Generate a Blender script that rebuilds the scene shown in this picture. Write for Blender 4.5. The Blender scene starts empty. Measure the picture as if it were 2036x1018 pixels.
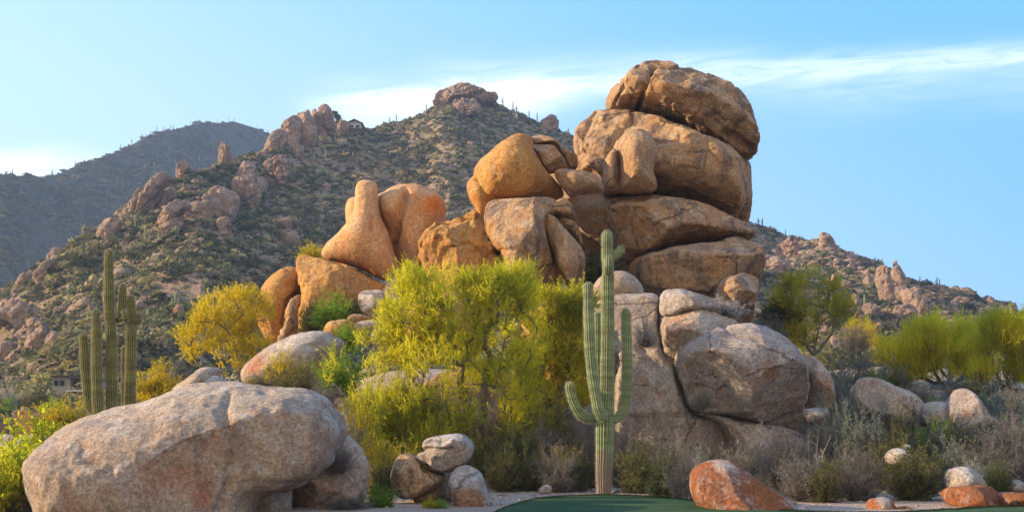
import bpy, math, random
import numpy as np
from mathutils import Vector
R = math.radians
SC = bpy.context.scene
COL = SC.collection
FPX, CX, HY, EYE = 2800.0, 1018.0, 830.0, 1.6      # lens in pixels, principal column, horizon row, eye height

# ------------------------------------------------------------------ small helpers
def tag(o, label=None, cat=None, group=None, kind=None):
    if label: o['label'] = label
    if cat: o['category'] = cat
    if group: o['group'] = group
    if kind: o['kind'] = kind
    return o

def mesh_obj(name, V, F, mat, parent=None, loc=(0, 0, 0), attrs=None, smooth=True):
    """V (n,3) float array in the object's own frame, F (m,k) int array or list of such arrays"""
    V = np.asarray(V, np.float32)
    Fs = F if isinstance(F, list) and not isinstance(F[0][0], (int, np.integer)) else [F]
    Fs = [np.asarray(f, np.int32) for f in Fs if len(f)]
    me = bpy.data.meshes.new(name)
    me.vertices.add(len(V)); me.vertices.foreach_set('co', V.ravel())
    tot = np.concatenate([np.full(len(f), f.shape[1], np.int32) for f in Fs])
    idx = np.concatenate([f.ravel() for f in Fs])
    me.loops.add(len(idx)); me.loops.foreach_set('vertex_index', idx)
    me.polygons.add(len(tot))
    st = np.zeros(len(tot), np.int32); st[1:] = np.cumsum(tot)[:-1]
    me.polygons.foreach_set('loop_start', st)
    try: me.polygons.foreach_set('loop_total', tot)
    except Exception: pass
    me.polygons.foreach_set('use_smooth', np.full(len(tot), smooth))
    me.update(calc_edges=True)
    for k, a in (attrs or {}).items():
        a = np.asarray(a, np.float32)
        if a.ndim == 1:
            at = me.attributes.new(k, 'FLOAT', 'POINT'); at.data.foreach_set('value', a)
        else:
            if a.shape[1] == 3: a = np.concatenate([a, np.ones((len(a), 1), np.float32)], 1)
            at = me.attributes.new(k, 'FLOAT_COLOR', 'POINT'); at.data.foreach_set('color', a.ravel())
    if mat: me.materials.append(mat)
    o = bpy.data.objects.new(name, me); COL.objects.link(o); o.location = loc
    if parent: o.parent = parent
    return o

def empty(name, loc):
    o = bpy.data.objects.new(name, None); COL.objects.link(o); o.location = loc; o.empty_display_size = .3
    return o

def copy_thing(o, loc, rz=0., scale=(1, 1, 1)):
    c = o.copy(); COL.objects.link(c)
    for k in ('label', 'group'):
        if k in c: del c[k]
    c.location = loc; c.rotation_euler = (0, 0, rz); c.scale = scale
    for ch in o.children:
        d = ch.copy(); COL.objects.link(d); d.parent = c
    return c

# ------------------------------------------------------------------ noise
def _hash(ix, iy, iz, s):
    h = (ix.astype(np.int64) * 374761393 + iy.astype(np.int64) * 668265263 + iz.astype(np.int64) * 2147483647 + s * 1274126177) & 0xFFFFFFFF
    h = ((h ^ (h >> 13)) * 1274126177) & 0xFFFFFFFF
    h = ((h ^ (h >> 16)) * 2246822519) & 0xFFFFFFFF
    return ((h ^ (h >> 15)) & 0xFFFFFF).astype(np.float64) / 16777215.0

def vnoise(P, seed=0):
    P = np.asarray(P, np.float64); i = np.floor(P).astype(np.int64); f = P - i
    w = f * f * f * (f * (f * 6 - 15) + 10)
    r = 0
    for a in (0, 1):
        for b in (0, 1):
            for c in (0, 1):
                wt = (w[:, 0] if a else 1 - w[:, 0]) * (w[:, 1] if b else 1 - w[:, 1]) * (w[:, 2] if c else 1 - w[:, 2])
                r = r + wt * _hash(i[:, 0] + a, i[:, 1] + b, i[:, 2] + c, seed)
    return r * 2 - 1

def fbm(P, oct=4, seed=0, gain=.5, ridged=False):
    r = 0; a = 1; t = 0
    P = np.asarray(P, np.float64)
    for k in range(oct):
        n = vnoise(P * 2.03 ** k + 17.3 * k, seed + k * 7)
        if ridged: n = 1 - 2 * np.abs(n)
        r = r + a * n; t += a; a *= gain
    return r / t

def worley(P, seed=0):
    """distance to nearest and second nearest, and the random value of the nearest cell"""
    i = np.floor(P).astype(np.int64)
    d1 = np.full(len(P), 9.); d2 = np.full(len(P), 9.); cv = np.zeros(len(P)); pl = np.zeros(len(P))
    for a in (-1, 0, 1):
        for b in (-1, 0, 1):
            for c in (-1, 0, 1):
                x, y, z = i[:, 0] + a, i[:, 1] + b, i[:, 2] + c
                q = np.stack([x + _hash(x, y, z, seed), y + _hash(x, y, z, seed + 1), z + _hash(x, y, z, seed + 2)], 1)
                d = np.linalg.norm(P - q, axis=1)
                near = d < d1
                d2 = np.where(near, d1, np.minimum(d2, d))
                cv = np.where(near, _hash(x, y, z, seed + 3), cv)
                rv = np.stack([_hash(x, y, z, seed + 4), _hash(x, y, z, seed + 5), _hash(x, y, z, seed + 6)], 1) - .5
                pl = np.where(near, ((P - q) * rv).sum(1), pl)
                d1 = np.where(near, d, d1)
    return d1, d2, cv, pl

def sstep(a, b, x):
    t = np.clip((x - a) / (b - a), 0, 1); return t * t * (3 - 2 * t)

# ------------------------------------------------------------------ node helpers
def new_mat(name):
    m = bpy.data.materials.new(name); m.use_nodes = True
    nt = m.node_tree; nt.nodes.clear()
    return m, nt

class NT:
    def __init__(s, nt): s.nt = nt
    def n(s, t, **kw):
        nd = s.nt.nodes.new(t)
        for k, v in kw.items(): setattr(nd, k, v)
        return nd
    def link(s, a, b): s.nt.links.new(a, b)
    def set(s, sock, v):
        if isinstance(v, bpy.types.NodeSocket): s.link(v, sock)
        else: sock.default_value = v
    def noise(s, vec, scale, detail=4., rough=.55, dist=0., out='Fac'):
        nd = s.n('ShaderNodeTexNoise'); s.link(vec, nd.inputs['Vector'])
        nd.inputs['Scale'].default_value = scale; nd.inputs['Detail'].default_value = detail
        nd.inputs['Roughness'].default_value = rough; nd.inputs['Distortion'].default_value = dist
        return nd.outputs[out]
    def ramp(s, fac, a, b, c0=0., c1=1.):
        nd = s.n('ShaderNodeMapRange', interpolation_type='SMOOTHSTEP'); s.set(nd.inputs[0], fac)
        nd.inputs[1].default_value = a; nd.inputs[2].default_value = b; nd.inputs[3].default_value = c0; nd.inputs[4].default_value = c1
        return nd.outputs[0]
    def mix(s, fac, a, b, mode='MIX'):
        nd = s.n('ShaderNodeMix', data_type='RGBA', blend_type=mode)
        s.set(nd.inputs[0], fac)
        for sock, v in ((nd.inputs[6], a), (nd.inputs[7], b)):
            s.set(sock, v if isinstance(v, bpy.types.NodeSocket) else (*v, 1) if len(v) == 3 else v)
        return nd.outputs[2]
    def math(s, op, a, b=0., c=None, clamp=False):
        nd = s.n('ShaderNodeMath', operation=op, use_clamp=clamp); s.set(nd.inputs[0], a); s.set(nd.inputs[1], b)
        if c is not None: s.set(nd.inputs[2], c)
        return nd.outputs[0]
    def attr(s, name, out='Fac'):
        return s.n('ShaderNodeAttribute', attribute_name=name).outputs[out]
    def vmul(s, vec, v):
        nd = s.n('ShaderNodeVectorMath', operation='MULTIPLY'); s.link(vec, nd.inputs[0]); nd.inputs[1].default_value = v
        return nd.outputs[0]
    def hsv(s, col, v=1., sat=1., h=.5):
        nd = s.n('ShaderNodeHueSaturation'); s.set(nd.inputs['Value'], v); s.set(nd.inputs['Saturation'], sat); s.set(nd.inputs['Hue'], h)
        s.set(nd.inputs['Color'], col); return nd.outputs[0]

def finish(T, col, rough=.9, bump=None, strength=.3, dist=.05, spec=.2):
    b = T.n('ShaderNodeBsdfPrincipled'); T.set(b.inputs['Base Color'], col if isinstance(col, bpy.types.NodeSocket) else (*col, 1))
    T.set(b.inputs['Roughness'], rough); b.inputs['Specular IOR Level'].default_value = spec
    if bump is not None:
        bp = T.n('ShaderNodeBump'); bp.inputs['Strength'].default_value = strength; bp.inputs['Distance'].default_value = dist
        T.link(bump, bp.inputs['Height']); T.link(bp.outputs[0], b.inputs['Normal'])
    o = T.n('ShaderNodeOutputMaterial'); T.link(b.outputs[0], o.inputs[0])

def granite(name, A, B, patina, rust, pal, k=1., patamt=.6, bump=1., fiss=.75):
    """k: how much the pattern is stretched (bigger for far outcrops)"""
    m, nt = new_mat(name); T = NT(nt)
    pos = T.n('ShaderNodeNewGeometry').outputs['Position']
    p = T.vmul(pos, (1 / k, 1 / k, 1 / k))
    big = T.noise(p, .55, 5, .6, .6)
    col = T.mix(T.ramp(big, .38, .62), A, B)
    streak = T.noise(T.vmul(p, (1.6, 1.6, .35)), 1.3, 5, .6, .4)
    col = T.mix(T.ramp(streak, .46, .62, 0, patamt + .15), col, patina)
    med = T.noise(p, 2.2, 6, .68, .5)
    col = T.mix(T.ramp(med, .5, .66, 0, .62), col, pal)
    med2 = T.noise(T.vmul(p, (1, 1, 1.3)), 3.4, 6, .7, .3)
    col = T.mix(T.ramp(med2, .52, .68, 0, .5), col, rust)
    # the painted stain (iron) and pale (bleached) areas with ragged rims
    st = T.math('ADD', T.attr('stain'), T.math('MULTIPLY', T.math('SUBTRACT', T.noise(p, 1.9, 7, .7), .5), 1.3))
    col = T.mix(T.ramp(st, .25, .95, 0, .9), col, rust)
    pl = T.math('ADD', T.attr('pale'), T.math('MULTIPLY', T.math('SUBTRACT', T.noise(p, 2.6, 7, .75), .5), 1.1))
    col = T.mix(T.ramp(pl, .4, .85, 0, .85), col, pal)
    # grain of the granite: dark and light crystals
    g1 = T.noise(p, 15, 4, .75); g2 = T.noise(p, 42, 3, .7)
    col = T.hsv(col, T.ramp(g1, .32, .68, .7, 1.27))
    col = T.hsv(col, T.ramp(g2, .32, .68, .76, 1.22))
    sp = T.noise(p, 9, 3, .6)
    col = T.mix(T.ramp(sp, .62, .7, 0, .5), col, tuple(c * .45 for c in patina))
    wv = T.n('ShaderNodeVectorMath', operation='ADD'); T.link(T.vmul(p, (.55, .55, .95)), wv.inputs[0])
    wn = T.n('ShaderNodeVectorMath', operation='SCALE'); T.link(T.noise(p, 1.1, 5, .6, out='Color'), wn.inputs[0]); wn.inputs['Scale'].default_value = .55
    T.link(wn.outputs[0], wv.inputs[1])
    vo = T.n('ShaderNodeTexVoronoi', feature='DISTANCE_TO_EDGE'); T.link(wv.outputs[0], vo.inputs['Vector']); vo.inputs['Scale'].default_value = .8
    crk = T.math('MULTIPLY', T.ramp(vo.outputs['Distance'], .003, .018, 1, 0), T.ramp(T.noise(p, .8, 3, .5), .47, .58))
    col = T.mix(T.math('MULTIPLY', crk, .8 * fiss), col, tuple(c * .3 for c in patina))
    h = T.math('ADD', T.math('MULTIPLY', T.noise(p, 4.5, 9, .72), 1.), T.math('MULTIPLY', g1, .45))
    h = T.math('ADD', h, T.math('MULTIPLY', g2, .16)); h = T.math('SUBTRACT', h, T.math('MULTIPLY', crk, .6 * fiss))
    finish(T, col, .93, h, bump, .13 * k, .12)
    return m

M = {}
M['warm'] = granite('granite_warm', (.56, .36, .21), (.48, .28, .15), (.32, .21, .15), (.56, .21, .045), (.55, .41, .29))
M['orange'] = granite('granite_orange', (.66, .36, .12), (.56, .28, .085), (.40, .22, .11), (.66, .23, .03), (.62, .44, .24), patamt=.4, fiss=.25)
M['finger'] = granite('granite_smooth_orange', (.60, .35, .18), (.55, .29, .13), (.46, .28, .17), (.62, .20, .03), (.60, .43, .27), patamt=.3, bump=.4, fiss=.0)
M['brown'] = granite('granite_brown', (.57, .365, .205), (.48, .285, .155), (.23, .165, .13), (.52, .25, .08), (.64, .52, .39), patamt=.75)
M['grey'] = granite('granite_grey', (.52, .43, .375), (.44, .35, .29), (.31, .26, .24), (.44, .25, .16), (.60, .55, .52))
M['pink'] = granite('granite_foreground', (.57, .45, .34), (.48, .35, .25), (.35, .29, .25), (.46, .20, .12), (.66, .60, .54), fiss=.0)
M['red'] = granite('granite_rust', (.38, .135, .05), (.30, .11, .05), (.24, .12, .08), (.42, .125, .03), (.58, .50, .45), patamt=.5, fiss=.0)
M['hillrock'] = granite('granite_hill', (.44, .305, .225), (.36, .24, .175), (.22, .165, .135), (.40, .19, .10), (.44, .32, .25), k=4.)

def dirt_mat():
    m, nt = new_mat('desert_soil'); T = NT(nt)
    pos = T.n('ShaderNodeNewGeometry').outputs['Position']
    a = T.noise(pos, .35, 6, .6); b = T.noise(pos, 3., 7, .7); c = T.noise(pos, 22, 4, .7)
    col = T.mix(T.ramp(a, .35, .65), (.34, .25, .19), (.42, .33, .26))
    col = T.mix(T.ramp(b, .45, .7, 0, .7), col, (.25, .17, .12))
    col = T.hsv(col, T.ramp(c, .3, .7, .65, 1.3))
    finish(T, col, .97, T.math('ADD', b, T.math('MULTIPLY', c, .4)), .7, .06, .1)
    return m
M['soil'] = dirt_mat()

def hill_mat(name, d1, d2, v1, v2, k=1.):
    m, nt = new_mat(name); T = NT(nt)
    pos = T.n('ShaderNodeNewGeometry').outputs['Position']
    p = T.vmul(pos, (1 / k,) * 3)
    a = T.noise(p, .03, 5, .6); b = T.noise(p, .35, 7, .72); c = T.noise(p, 1.1, 6, .7); d = T.noise(p, .16, 6, .65, 1.)
    col = T.mix(T.ramp(a, .35, .65), d1, d2)
    col = T.mix(T.ramp(c, .48, .62, 0, .7), col, tuple(x * .62 for x in d1))
    veg = T.math('ADD', T.math('MULTIPLY', b, .6), T.math('MULTIPLY', d, .4))
    vc = T.mix(T.ramp(d, .4, .6), v1, v2)
    col = T.mix(T.ramp(veg, .47, .55, 0, .85), col, vc)
    col = T.hsv(col, T.ramp(T.noise(p, 2.7, 4, .7), .3, .7, .6, 1.35))
    finish(T, col, .97, T.math('ADD', b, T.math('MULTIPLY', c, .5)), .9, 1.2 * k, .05)
    return m
M['hill'] = hill_mat('hill_ground', (.31, .215, .165), (.37, .26, .175), (.14, .135, .07), (.25, .22, .11))
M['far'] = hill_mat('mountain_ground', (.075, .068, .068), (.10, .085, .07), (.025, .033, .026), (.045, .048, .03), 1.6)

def leaf_mat(name, c1, c2, trans=.5, tcol=None, shine=.1):
    """thin leaves and green twigs: reflect and let light through; tint attribute moves between two hues of the species"""
    m, nt = new_mat(name); T = NT(nt)
    t = T.attr('tint')
    pos = T.n('ShaderNodeNewGeometry').outputs['Position']
    f = T.math('ADD', T.math('MULTIPLY', t, .55), T.math('MULTIPLY', T.ramp(T.noise(pos, .9, 3, .6), .35, .65), .45))
    col = T.mix(T.ramp(f, .2, .8), c1, c2)
    rnd = T.n('ShaderNodeObjectInfo').outputs['Random']
    col = T.hsv(col, T.ramp(rnd, 0, 1, .8, 1.15))
    d = T.n('ShaderNodeBsdfDiffuse'); T.link(col, d.inputs[0])
    tr = T.n('ShaderNodeBsdfTranslucent')
    if tcol: T.link(T.mix(.6, col, tcol), tr.inputs[0])
    else: T.link(col, tr.inputs[0])
    mx = T.n('ShaderNodeMixShader'); mx.inputs[0].default_value = trans
    T.link(d.outputs[0], mx.inputs[1]); T.link(tr.outputs[0], mx.inputs[2])
    o = T.n('ShaderNodeOutputMaterial'); T.link(mx.outputs[0], o.inputs[0])
    return m
M['pv'] = leaf_mat('paloverde_leaf', (.20, .24, .03), (.62, .58, .04), .5, (.85, .74, .03))
M['pvyel'] = leaf_mat('paloverde_yellow', (.36, .37, .04), (.76, .68, .05), .55, (.85, .72, .03))
M['pvgold'] = leaf_mat('paloverde_gold', (.34, .32, .03), (.60, .50, .04), .55, (.8, .55, .02))
M['pvdark'] = leaf_mat('paloverde_olive', (.15, .16, .045), (.60, .52, .06), .5, (.65, .55, .04))
M['green'] = leaf_mat('leaf_green', (.13, .24, .03), (.26, .36, .06), .5, (.35, .6, .04))
M['yelgreen'] = leaf_mat('leaf_yellowgreen', (.24, .32, .03), (.46, .44, .05), .55, (.7, .7, .03))
M['olive'] = leaf_mat('leaf_olive', (.10, .11, .035), (.19, .18, .06), .35)
M['yellow'] = leaf_mat('leaf_yellow', (.40, .32, .03), (.55, .40, .05), .55, (.8, .6, .03))
M['bluegrey'] = leaf_mat('leaf_bluegrey', (.17, .20, .175), (.27, .29, .235), .3)
M['drygrey'] = leaf_mat('twig_grey', (.19, .17, .15), (.30, .26, .22), .2)
M['pale'] = leaf_mat('seedhead_pale', (.55, .48, .42), (.72, .65, .58), .4)
M['dark'] = leaf_mat('leaf_dark', (.05, .075, .025), (.10, .13, .04), .35)
M['brush'] = None
def brush_mat():
    m, nt = new_mat('hill_brush'); T = NT(nt)
    col = T.attr('col', 'Color')
    d = T.n('ShaderNodeBsdfDiffuse'); T.link(col, d.inputs[0])
    tr = T.n('ShaderNodeBsdfTranslucent'); T.link(col, tr.inputs[0])
    mx = T.n('ShaderNodeMixShader'); mx.inputs[0].default_value = .35
    T.link(d.outputs[0], mx.inputs[1]); T.link(tr.outputs[0], mx.inputs[2])
    o = T.n('ShaderNodeOutputMaterial'); T.link(mx.outputs[0], o.inputs[0]); return m
M['brush'] = brush_mat()
def bark_mat(name, a, b):
    m, nt = new_mat(name); T = NT(nt)
    pos = T.n('ShaderNodeNewGeometry').outputs['Position']
    n = T.noise(T.vmul(pos, (14, 14, 5)), 1, 5, .65)
    finish(T, T.mix(T.ramp(n, .35, .65), a, b), .9, n, .5, .02)
    return m
M['bark'] = bark_mat('bark_grey', (.24, .20, .16), (.12, .10, .075))
M['barkgreen'] = bark_mat('bark_green', (.20, .19, .08), (.12, .10, .05))
def cactus_mat(name, valley, rib, base):
    m, nt = new_mat(name); T = NT(nt)
    pos = T.n('ShaderNodeNewGeometry').outputs['Position']
    oz = T.n('ShaderNodeSeparateXYZ'); T.link(T.n('ShaderNodeTexCoord').outputs['Object'], oz.inputs[0])
    r = T.attr('rib')
    col = T.mix(T.ramp(r, .25, .95), valley, rib)
    band = T.noise(T.vmul(pos, (.6, .6, 7.)), 1.2, 4, .6)
    col = T.hsv(col, T.ramp(band, .3, .7, .68, 1.28))
    scar = T.noise(pos, 9, 3, .6)
    col = T.mix(T.ramp(scar, .62, .68, 0, .85), col, (.10, .085, .05))
    col = T.mix(T.ramp(T.noise(pos, 3.2, 5, .7), .58, .72, 0, .55), col, (.26, .24, .13))
    z = T.math('ADD', T.attr('hgt'), T.math('MULTIPLY', T.math('SUBTRACT', T.noise(T.vmul(pos, (9, 9, 2)), 1, 4, .6), .5), .9))
    col = T.mix(T.ramp(z, .6, 1.15, 1, 0), col, base)
    n = T.noise(pos, 30, 4, .6)
    finish(T, col, .6, n, .35, .015, .3)
    return m
M['cactus'] = cactus_mat('saguaro_skin', (.12, .175, .07), (.27, .32, .16), (.24, .19, .15))
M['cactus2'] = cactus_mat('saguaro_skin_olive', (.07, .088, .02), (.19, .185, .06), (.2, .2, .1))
def plain(name, col, rough=.8, var=.15, scale=3.):
    m, nt = new_mat(name); T = NT(nt)
    pos = T.n('ShaderNodeNewGeometry').outputs['Position']
    n = T.noise(pos, scale, 5, .6)
    finish(T, T.hsv((*col, 1), T.ramp(n, .3, .7, 1 - var, 1 + var)), rough, n, .2, .02)
    return m
M['spine'] = plain('spine_pale', (.50, .44, .32))
M['stucco'] = plain('stucco_white', (.70, .69, .66))
M['adobe'] = plain('stucco_pink', (.52, .24, .17), scale=1.)
M['adobedark'] = plain('stucco_brown', (.22, .13, .10), scale=1.)
M['greywall'] = plain('stucco_grey', (.33, .31, .29), scale=1.)
M['roof'] = plain('roof_brown', (.10, .075, .065))
M['glass'] = plain('window_dark', (.03, .035, .045), .15, .05)
def lawn_mat():
    m, nt = new_mat('mown_grass'); T = NT(nt)
    pos = T.n('ShaderNodeNewGeometry').outputs['Position']
    a = T.noise(T.vmul(pos, (.5, 1.6, 1)), .8, 4, .5); c = T.noise(pos, 60, 4, .7)
    col = T.mix(T.ramp(a, .38, .62), (.034, .070, .032), (.055, .095, .038))
    col = T.hsv(col, T.ramp(c, .3, .7, .7, 1.3))
    finish(T, col, .9, c, .5, .02, .1)
    return m
M['lawn'] = lawn_mat()

# ------------------------------------------------------------------ terrain
def I(px, tab): return np.interp(px, [t[0] for t in tab], [t[1] for t in tab])
HP = [(-900, 800), (-200, 690), (0, 603), (60, 560), (130, 512), (200, 466), (250, 415), (330, 356), (440, 325), (530, 302), (600, 280), (680, 264),
      (740, 254), (800, 242), (858, 214), (880, 190), (905, 177), (940, 180), (968, 194), (1000, 212), (1060, 242), (1140, 274), (1250, 320), (1400, 390),
      (1490, 438), (1560, 469), (1640, 492), (1700, 513), (1800, 551), (1900, 582), (1980, 616), (2036, 650), (2300, 740), (2900, 800)]
HD = [(-900, 300), (0, 290), (150, 240), (400, 265), (550, 320), (800, 380), (920, 400), (1150, 385), (1500, 345), (2036, 335), (2900, 335)]
MP = [(-900, 470), (0, 350), (60, 352), (110, 350), (150, 333), (230, 302), (300, 269), (380, 249), (430, 245), (470, 243), (520, 258), (600, 302),
      (800, 420), (1100, 600), (2900, 800)]
MD = [(-900, 600), (0, 640), (600, 950), (2900, 1100)]
def G(x, y):
    x = np.atleast_1d(np.asarray(x, float)); y = np.atleast_1d(np.asarray(y, float))
    px = CX + FPX * x / np.maximum(y, 1.)
    P2 = np.stack([x, y, 0 * x], 1)
    y0 = 31. + 5.5 * sstep(1., 3., x) * (1 - sstep(8.5, 12., x))
    near = 4.0 * (1 - np.exp(-np.maximum(y - y0, 0) / 13.))
    lf = .22 + .78 * sstep(-13, -3, x)
    lf = np.where(y > 60, lf + (1 - lf) * np.clip((y - 60) / 60, 0, 1), lf)
    near = near * lf + fbm(P2 / 5., 4, 3) * .35 * sstep(30, 38, y) + fbm(P2 / .8, 3, 5) * .03 * sstep(28.9, 30.5, y) * (1 - sstep(90, 110, y))
    out = near
    for tab, dtab, bfrac, fl, amp, sc in ((HP, HD, .42, 2.2, 9., 44.), (MP, MD, .6, 2., 16., 110.)):
        pw = px + 26 * fbm(P2 / (sc * 1.3), 3, 31)*np.clip(1-abs(px-CX)/1500,0.2,1)
        Dr = I(px, dtab); sky = I(px, tab); zr = EYE + (HY - sky) / FPX * Dr; Db = bfrac * Dr
        t = (y - Db) / (Dr - Db)
        tc = np.clip(t, 0, 1)
        z = fl + (zr - fl) * (.72 * tc + .28 * tc * tc)
        win = np.sqrt(np.clip(4 * tc * (1 - tc), 0, 1))
        n = fbm(P2 / sc, 5, 11, .5, True) * amp * win * .8 + fbm(P2 / (sc * .3), 4, 21) * amp * .28 * (win * .8 + .12) * (t > 0)
        z = z + n
        z = np.where(t > 1, zr - (y - Dr) * .38 + n * 0, z)
        z = np.where(t < 0, -5, z)
        z = np.where(t > 1, np.maximum(z, 1.5), z)
        out = np.maximum(out, z)
    return out
def g1(x, y): return float(G([x], [y])[0])
def hit(px, py, lo, hi, n=1600):
    y = np.linspace(lo, hi, n); x = (px - CX) / FPX * y; zr = EYE + (HY - py) / FPX * y
    ok = np.nonzero(G(x, y) >= zr)[0]
    return float(y[ok[0]]) if len(ok) else None
def W(px, py, Y): return np.array([(px - CX) / FPX * Y, Y, EYE + (HY - py) / FPX * Y])

ucols = np.concatenate([np.linspace(-1.2, -.42, 60, endpoint=False), np.linspace(-.42, .42, 900), np.linspace(.42, 1.2, 60)[1:]])
def fan(name, ys, mat):
    U, Yg = np.meshgrid(ucols, ys)
    X = U * Yg
    Z = G(X.ravel(), Yg.ravel())
    V = np.stack([X.ravel(), Yg.ravel(), Z], 1)
    n, m = U.shape
    i = np.arange(n * m).reshape(n, m)
    F = np.stack([i[:-1, :-1], i[:-1, 1:], i[1:, 1:], i[1:, :-1]], -1).reshape(-1, 4)
    return mesh_obj(name, V, F, mat)
tag(fan('ground', np.concatenate([np.linspace(2, 27, 14), np.linspace(27.5, 60, 150), np.linspace(60.5, 100, 60)]), M['soil']), kind='structure')
tag(fan('hill', np.concatenate([np.linspace(100, 300, 200), np.linspace(301, 420, 110), np.linspace(424, 470, 12)]), M['hill']), kind='structure')
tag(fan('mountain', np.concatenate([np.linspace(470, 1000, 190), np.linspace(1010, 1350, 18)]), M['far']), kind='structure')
b = 1600.
o = mesh_obj('desert_plain', [(-b, -b, -.6), (b, -b, -.6), (b, b, -.6), (-b, b, -.6)], [[0, 1, 2, 3]], M['soil'], smooth=False); tag(o, kind='structure')
# near apron behind and beside the camera
o = mesh_obj('ground', [(-60, -60, -.02), (60, -60, -.02), (60, 2.4, -.02), (-60, 2.4, -.02)], [[0, 1, 2, 3]], M['soil'], smooth=False); tag(o, kind='structure')

# the green
edge = [(-.6, 20.), (-.4, 22.4), (-.2, 24.2), (.0, 25.4), (.3, 26.8), (.75, 27.9), (1.3, 28.45), (1.9, 28.7), (2.5, 28.4), (3.1, 27.6), (3.6, 26.4), (4.1, 24.9),
        (4.9, 23.7), (6.2, 23.4), (7.4, 24.1), (8.6, 24.9), (10., 25.2), (12., 25.2), (14., 24.4), (15., 20.)]
def catmull(P, k, closed):
    P = np.asarray(P, float); n = len(P); out = []
    for i in range(n if closed else n - 1):
        a, b_, c, d = [P[(i + j) % n] if closed else P[min(max(i + j, 0), n - 1)] for j in (-1, 0, 1, 2)]
        for t in np.linspace(0, 1, k, endpoint=False):
            out.append(.5 * ((2 * b_) + (-a + c) * t + (2 * a - 5 * b_ + 4 * c - d) * t * t + (-a + 3 * b_ - 3 * c + d) * t ** 3))
    if not closed: out.append(P[-1])
    return np.array(out)
E = catmull(edge, 10, False)
rg = np.random.default_rng(5)
E = E + rg.normal(0, 1, E.shape) * np.array([.004, .03])
rows = []
for f in (0., .004, .05, .12, .3, .6, 1.):
    y0 = 8.
    rows.append(np.stack([E[:, 0], E[:, 1] * (1 - f) + y0 * f, np.full(len(E), -.03 if f == 0 else (.025 if f < .01 else .035))], 1))
V = np.concatenate(rows); n = len(E); i = np.arange(len(rows) * n).reshape(len(rows), n)
F = np.stack([i[:-1, :-1], i[1:, :-1], i[1:, 1:], i[:-1, 1:]], -1).reshape(-1, 4)
tag(mesh_obj('lawn', V, F, M['lawn']), kind='structure')

r = np.random.default_rng(6); n = 34000
x = r.uniform(-1., 13., n); ee = np.interp(x, E[:, 0], E[:, 1])
near_e = r.random(n) < .45
y = np.where(near_e, ee + r.normal(-.02, .05, n), ee - r.uniform(0, 3.2, n) ** 1.2)
p0 = np.stack([x, y, np.full(n, .03)], 1); hh = np.where(near_e, r.uniform(.01, .035, n), r.uniform(.008, .018, n))
dx = r.normal(0, .35, (n, 2)) * hh[:, None]; w_ = .004
V = np.stack([p0 - [w_, 0, .02], p0 + [w_, 0, -.02], p0 + np.concatenate([dx, hh[:, None]], 1)], 1).reshape(-1, 3)
gr = mesh_obj('grass', V, np.arange(3 * n).reshape(n, 3), M['lawn'], smooth=False); tag(gr, 'short grass blades fringing the edge of the green', 'grass', kind='stuff')

# ------------------------------------------------------------------ boulders
Z = {0: (0, 0, 1.), 3: (900, 100, 640 / 1253), 2: (450, 330, 500 / 1018), 4: (650, 500, 600 / 1179), 5: (1100, 450, 600 / 1075), 6: (1500, 420, 536 / 912),
     1: (0, 480, 500 / 946), 10: (500, 190, 300 / 2036), 11: (820, 150, 360 / 2036), 12: (180, 280, 420 / 1527), 13: (0, 460, 400 / 1272),
     14: (1480, 420, 556 / 1887), 15: (400, 740, 600 / 2036), 16: (1560, 700, 476 / 1524), 17: (350, 550, 300 / 1222)}
def zp(z, pts):
    a, b_, s = Z[z]; p = np.asarray(pts, float); return np.stack([a + p[:, 0] * s, b_ + p[:, 1] * s], 1)

def nets(F, org, h):
    nx, ny, nz = F.shape; s = F > 0
    c = [(a, b_, d) for a in (0, 1) for b_ in (0, 1) for d in (0, 1)]
    def sl(A, o): return A[o[0]:nx - 1 + o[0], o[1]:ny - 1 + o[1], o[2]:nz - 1 + o[2]]
    cnt = sum(sl(s, o).astype(np.int8) for o in c)
    mask = (cnt > 0) & (cnt < 8)
    ijk = np.argwhere(mask); idx = -np.ones(mask.shape, np.int64); idx[mask] = np.arange(len(ijk))
    pos = np.zeros((len(ijk), 3)); num = np.zeros(len(ijk))
    for o in c:
        for ax in range(3):
            if o[ax]: continue
            q = list(o); q[ax] = 1
            fa = sl(F, o)[mask]; fb = sl(F, q)[mask]; ch = (fa > 0) != (fb > 0)
            t = np.where(ch, fa / np.where(ch, fa - fb, 1), 0)
            pt = np.tile(np.array(o, float), (len(ijk), 1)); pt[:, ax] += t
            pos += pt * ch[:, None]; num += ch
    V = (ijk + pos / num[:, None]) * h + org
    Fs = []
    for ax in range(3):
        b_, d = [(1, 2), (2, 0), (0, 1)][ax]
        sh = [nx, ny, nz]; sh[ax] -= 1
        lo = [slice(0, n) for n in (nx, ny, nz)]; hi = list(lo)
        lo[ax] = slice(0, (nx, ny, nz)[ax] - 1); hi[ax] = slice(1, None)
        A = s[tuple(lo)]; B = s[tuple(hi)]
        e = np.argwhere(A != B)
        ok = (e[:, b_] > 0) & (e[:, d] > 0) & (e[:, b_] < (nx, ny, nz)[b_] - 1) & (e[:, d] < (nx, ny, nz)[d] - 1); e = e[ok]
        q = []
        for ob, od in ((-1, -1), (0, -1), (0, 0), (-1, 0)):
            f = e.copy(); f[:, b_] += ob; f[:, d] += od; q.append(idx[f[:, 0], f[:, 1], f[:, 2]])
        q = np.stack(q, 1)
        flip = ~A[e[:, 0], e[:, 1], e[:, 2]]
        q[flip] = q[flip][:, ::-1]
        Fs.append(q)
    return V, np.concatenate(Fs)

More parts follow.
